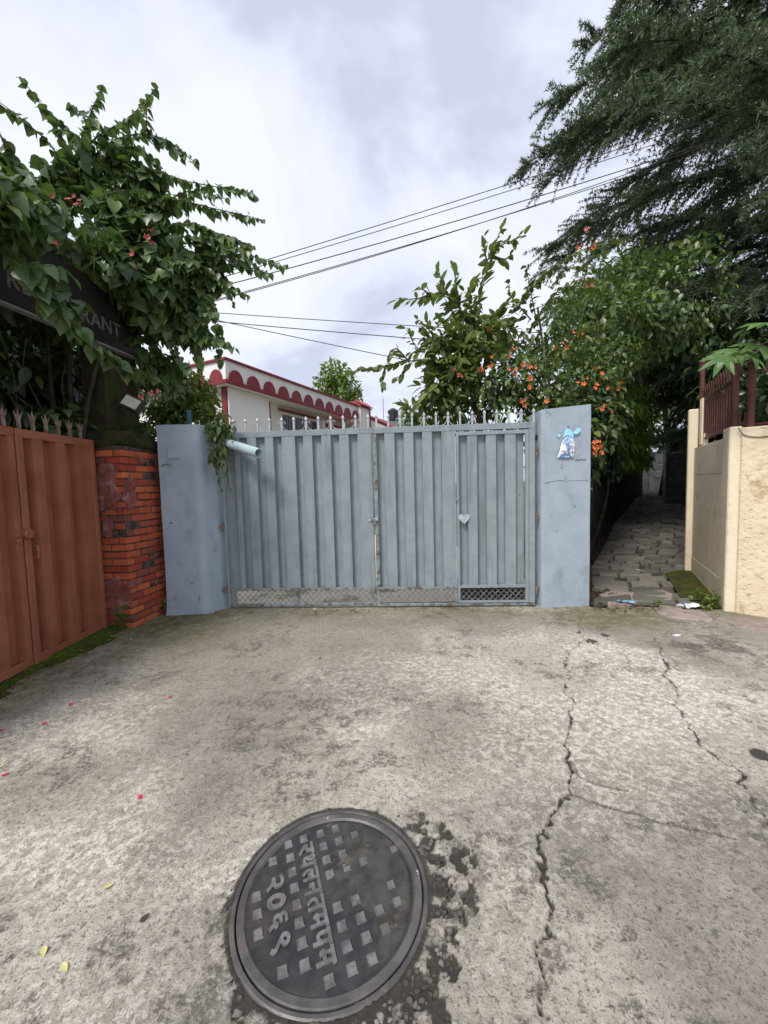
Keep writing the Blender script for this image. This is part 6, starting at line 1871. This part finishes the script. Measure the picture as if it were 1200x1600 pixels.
lobed(V(*PL[2]), (-0.3, -0.7, -0.4), (0.2, -0.4, 0.9), 0.30)
lobed(V(*PL[3]), (0.3, -0.8, -0.3), (0, -0.3, 0.9), 0.32)
lobed(V(*PL[4]), (-0.2, -0.8, -0.6), (0.3, -0.5, 0.8), 0.26)
for p in PL:
    MB().tube(curve_pts([V(4.95, 4.45, 0), V(4.85, 4.42, 1.6), V(4.62, 4.36, 2.55), (V(4.5, 4.34, 2.9) + V(*p)) / 2 + V(0, 0, 0.05), V(*p)], 5), list(np.linspace(0.016, 0.006, 21)), 5).build('stem', M['bark'], pp, smooth=True)

# weeds
def weed(loc, label, n, size, r, h, mat, tmpl=OVATE):
    t0 = thing('weed', label, 'weed', loc)
    b = V(*loc)
    pos, tip, nr = [], [], []
    st = MB()
    for k in range(n):
        a = random.uniform(0, 2 * math.pi)
        q = b + V(math.cos(a) * r * random.uniform(.2, 1), math.sin(a) * r * random.uniform(.2, 1), h * random.uniform(.3, 1))
        st.tube([b + V(0, 0, -0.01), (b + q) / 2 + V(0, 0, h * .15), q], [0.003, 0.0025, 0.0015], 4)
        for _ in range(5):
            pos.append(q + rng.normal(size=3) * size * 0.3)
            tip.append(q - b + rng.normal(size=3) * 0.1)
            nr.append(V(0, 0, 1) + rng.normal(size=3) * 0.4)
    st.build('stems', M['fern_leaf'], t0)
    pos = np.array(pos)
    leafy(t0, tmpl, pos, orient(np.array(tip) + rng.normal(size=pos.shape) * 0.06, np.array(nr)), rng.uniform(.7, 1.2, len(pos)) * size, mat, min(60, len(pos)), mass='leaves')
weed((3.90, 4.60, 0.0), 'small bright green weed at the foot of the cream wall', 22, 0.05, 0.13, 0.17, M['bush_leaf'])
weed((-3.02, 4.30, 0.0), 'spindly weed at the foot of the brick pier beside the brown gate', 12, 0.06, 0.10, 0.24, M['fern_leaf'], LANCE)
weed((-2.78, 4.82, 0.0), 'small weed squeezed between the brick pier and left blue pillar', 8, 0.05, 0.06, 0.20, M['bush_leaf'])
weed((3.72, 4.42, 0.0), 'tiny weed in front of the cream wall post', 5, 0.035, 0.06, 0.06, M['bush_leaf'])
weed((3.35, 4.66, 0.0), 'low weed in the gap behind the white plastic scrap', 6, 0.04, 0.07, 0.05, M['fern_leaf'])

# moss ledge at the brown gate
mvv, mff = [], []
NI, NJ = 90, 12
for i in range(NI):
    y = 2.3 + (4.45 - 2.3) * i / (NI - 1)
    w_ = 0.16 + 0.10 * float(vn(np.array(y * 4), np.array(0.5), 5)) + (0.08 if y > 3.4 else 0)
    for j in range(NJ):
        f = j / (NJ - 1)
        x = -3.19 + w_ * f
        x += 0.03 * math.sin(y * 7) * f
        mound = float(sstep(0.42, 0.6, fbm(np.array(x * 6), np.array(y * 4), 3, 66)))
        z = -0.01 + (0.035 * mound + 0.02) * (1 - f ** 3) + 0.010 * random.random() * mound - (0.03 if f == 1 else 0)
        mvv.append((x, y, z))
for i in range(NI - 1):
    for j in range(NJ - 1):
        a = i * NJ + j
        mff.append((a, a + 1, a + NJ + 1, a + NJ))
link(mesh_np('moss', mvv, mff, M['moss'], True), 'moss', kind='stuff', label='bright moss ledge along the foot of the brown gate')

# ------------------------------------------------------------------ litter, petals, fallen leaves
def scrap(c, sx, sy, label, mat, name, rot=0.0, h=0.03):
    vs, fs = [], []
    n = 8
    for i in range(n):
        for j in range(n):
            u, v_ = i / (n - 1) - 0.5, j / (n - 1) - 0.5
            k = 1 + 0.35 * math.sin(i * 1.7 + j)
            x, y = u * sx * k, v_ * sy * k
            vs.append((c[0] + x * math.cos(rot) - y * math.sin(rot), c[1] + x * math.sin(rot) + y * math.cos(rot), c[2] + 0.008 + h * abs(mnoise.noise(Vector((u * 4, v_ * 4, c[0] * 3)))) * 1.6))
    for i in range(n - 1):
        for j in range(n - 1):
            fs.append((i * n + j, (i + 1) * n + j, (i + 1) * n + j + 1, i * n + j + 1))
    MB().add(vs, fs).build(name, mat, None, label=label, cat='litter')
scrap((3.58, 4.49, 0.025), 0.20, 0.10, 'crumpled white plastic scrap on the flagstone by the alley', M['plastic_white'], 'plastic_scrap', 0.2, 0.05)
scrap((2.99, 4.74, 0.02), 0.17, 0.07, 'flattened blue plastic scrap between the alley flagstones', M['plastic_blue'], 'plastic_scrap', -0.3, 0.03)
scrap((2.85, 3.72, 0.0), 0.07, 0.04, 'small white paper scrap on the concrete before the alley', M['plastic_white'], 'paper_scrap', 0.5, 0.01)
def flat_leaf(p, size, mat, name, label, cat_, group, tmpl=OVATE):
    a = random.uniform(0, 6.28)
    vs = []
    for q in tmpl[0]:
        x, y = q[0] * size, (q[1] - 0.5) * size
        vs.append((p[0] + x * math.cos(a) - y * math.sin(a), p[1] + x * math.sin(a) + y * math.cos(a), 0.012 + q[2] * size * 0.5 + 0.004))
    zmin = min(v_[2] for v_ in vs)
    vs = [(v_[0], v_[1], v_[2] - zmin + 0.006) for v_ in vs]
    MB().add(vs, [tuple(f) for f in tmpl[1]]).build(name, mat, None, label=label, cat=cat_, group=group)
PT = ['crimson petal at the left edge of the picture, furthest from the brown gate door', 'small crimson petal lying in front of the brown gate knob', 'crimson petal furthest to the right of the scattered petals', 'crimson petal nearest to the manhole cover', 'faint crimson petal just nearer than the one before the brown gate', 'crimson petal nearest the lower left corner among the scattered petals']
for p in [(-2.568, 2.467), (-2.339, 2.757), (-1.656, 2.820), (-1.269, 1.867), (-2.338, 2.520), (-2.144, 2.055)]:
    flat_leaf(p, 0.030, M['petal'], 'fallen_petal', PT.pop(0), 'petal', 'crimson petals on the lane', ((np.array(HEART[0]) * V(1.3, 1, 1.5)), HEART[1]))
YL = ['pale yellow leaf nearest to the left side of the manhole', 'left one of the two close yellow leaves at lower left', 'lower one of the two close yellow leaves at lower left', 'pale leaf on the mossy concrete in front of the brick pier', 'tiny pale leaf right at the foot of the brick pier weed', 'pale curled leaf at the left picture edge beside a crimson petal', 'pale leaf fallen on the moss by the brown gate door', 'pale leaf on the moss between gate door and brick pier', 'small pale leaf on the concrete before the left pillar and gate', 'small pale leaf on the concrete before the left blue pillar']
for p in [(-1.121, 1.427), (-1.191, 1.212), (-1.084, 1.167), (-2.446, 3.695), (-2.705, 3.996), (-2.225, 2.127), (-3.105, 3.858), (-2.763, 3.656), (-2.131, 4.135), (-2.627, 4.264)]:
    flat_leaf(p, 0.040, M['dry_leaf'], 'fallen_leaf', YL.pop(0), 'leaf', 'yellow leaves on the lane')
BR = ['curled dark brown leaf lying left of the manhole', 'small brown leaf below the wicket door of the blue gate', 'small brown leaf in front of the left blue gate leaf']
for p in [(-0.909, 1.309), (0.884, 4.016), (-0.616, 3.418)]:
    flat_leaf(p, 0.04, M['brown_leaf'], 'fallen_leaf', BR.pop(0), 'leaf', 'brown leaves on the lane')
flat_leaf((4.0, 6.02), 0.17, M['dry_leaf'], 'fallen_leaf', 'large yellow green leaf lying on the alley stones', 'leaf', None, LANCE)
bpy.data.objects[[o.name for o in bpy.data.objects if o.name.startswith('fallen_leaf')][-1]].location.z += 0.10
# litter of dead leaves and grit at the wall feet
lp_, lt_ = [], []
for k in range(520):
    z_ = random.random()
    if z_ < 0.35: x, y = random.uniform(2.55, 3.1) , 4.75 + random.uniform(0, 1.2)
    elif z_ < 0.6: x, y = random.uniform(2.5, 4.1), 4.70 - 0.15 * random.random() - 0.12 * (random.uniform(0, 1.4))
    elif z_ < 0.8: x, y = -3.15 + abs(random.gauss(0, 0.16)), random.uniform(2.2, 4.4)
    else: x, y = random.uniform(-2.8, 2.0), 4.78 + random.gauss(0, 0.05)
    lp_.append((x, y, float(terrain(x, y)) + random.uniform(0.012, 0.03)))
lp_ = np.array(lp_)
R_ = orient(rnd(len(lp_)) * V(1, 1, 0.15), np.array([0, 0, 1.0]) + rnd(len(lp_)) * 0.25)
vs = np.einsum('nij,vj->nvi', R_, OVATE[0]) * rng.uniform(0.018, 0.055, len(lp_))[:, None, None] + lp_[:, None, :]
fs = OVATE[1][None] + (np.arange(len(lp_)) * len(OVATE[0]))[:, None, None]
link(mesh_np('leaf_litter', vs.reshape(-1, 3), fs.reshape(-1, 3), M['brown_leaf']), 'leaf_litter', kind='stuff', label='dead leaves and crumbs gathered at the wall feet')
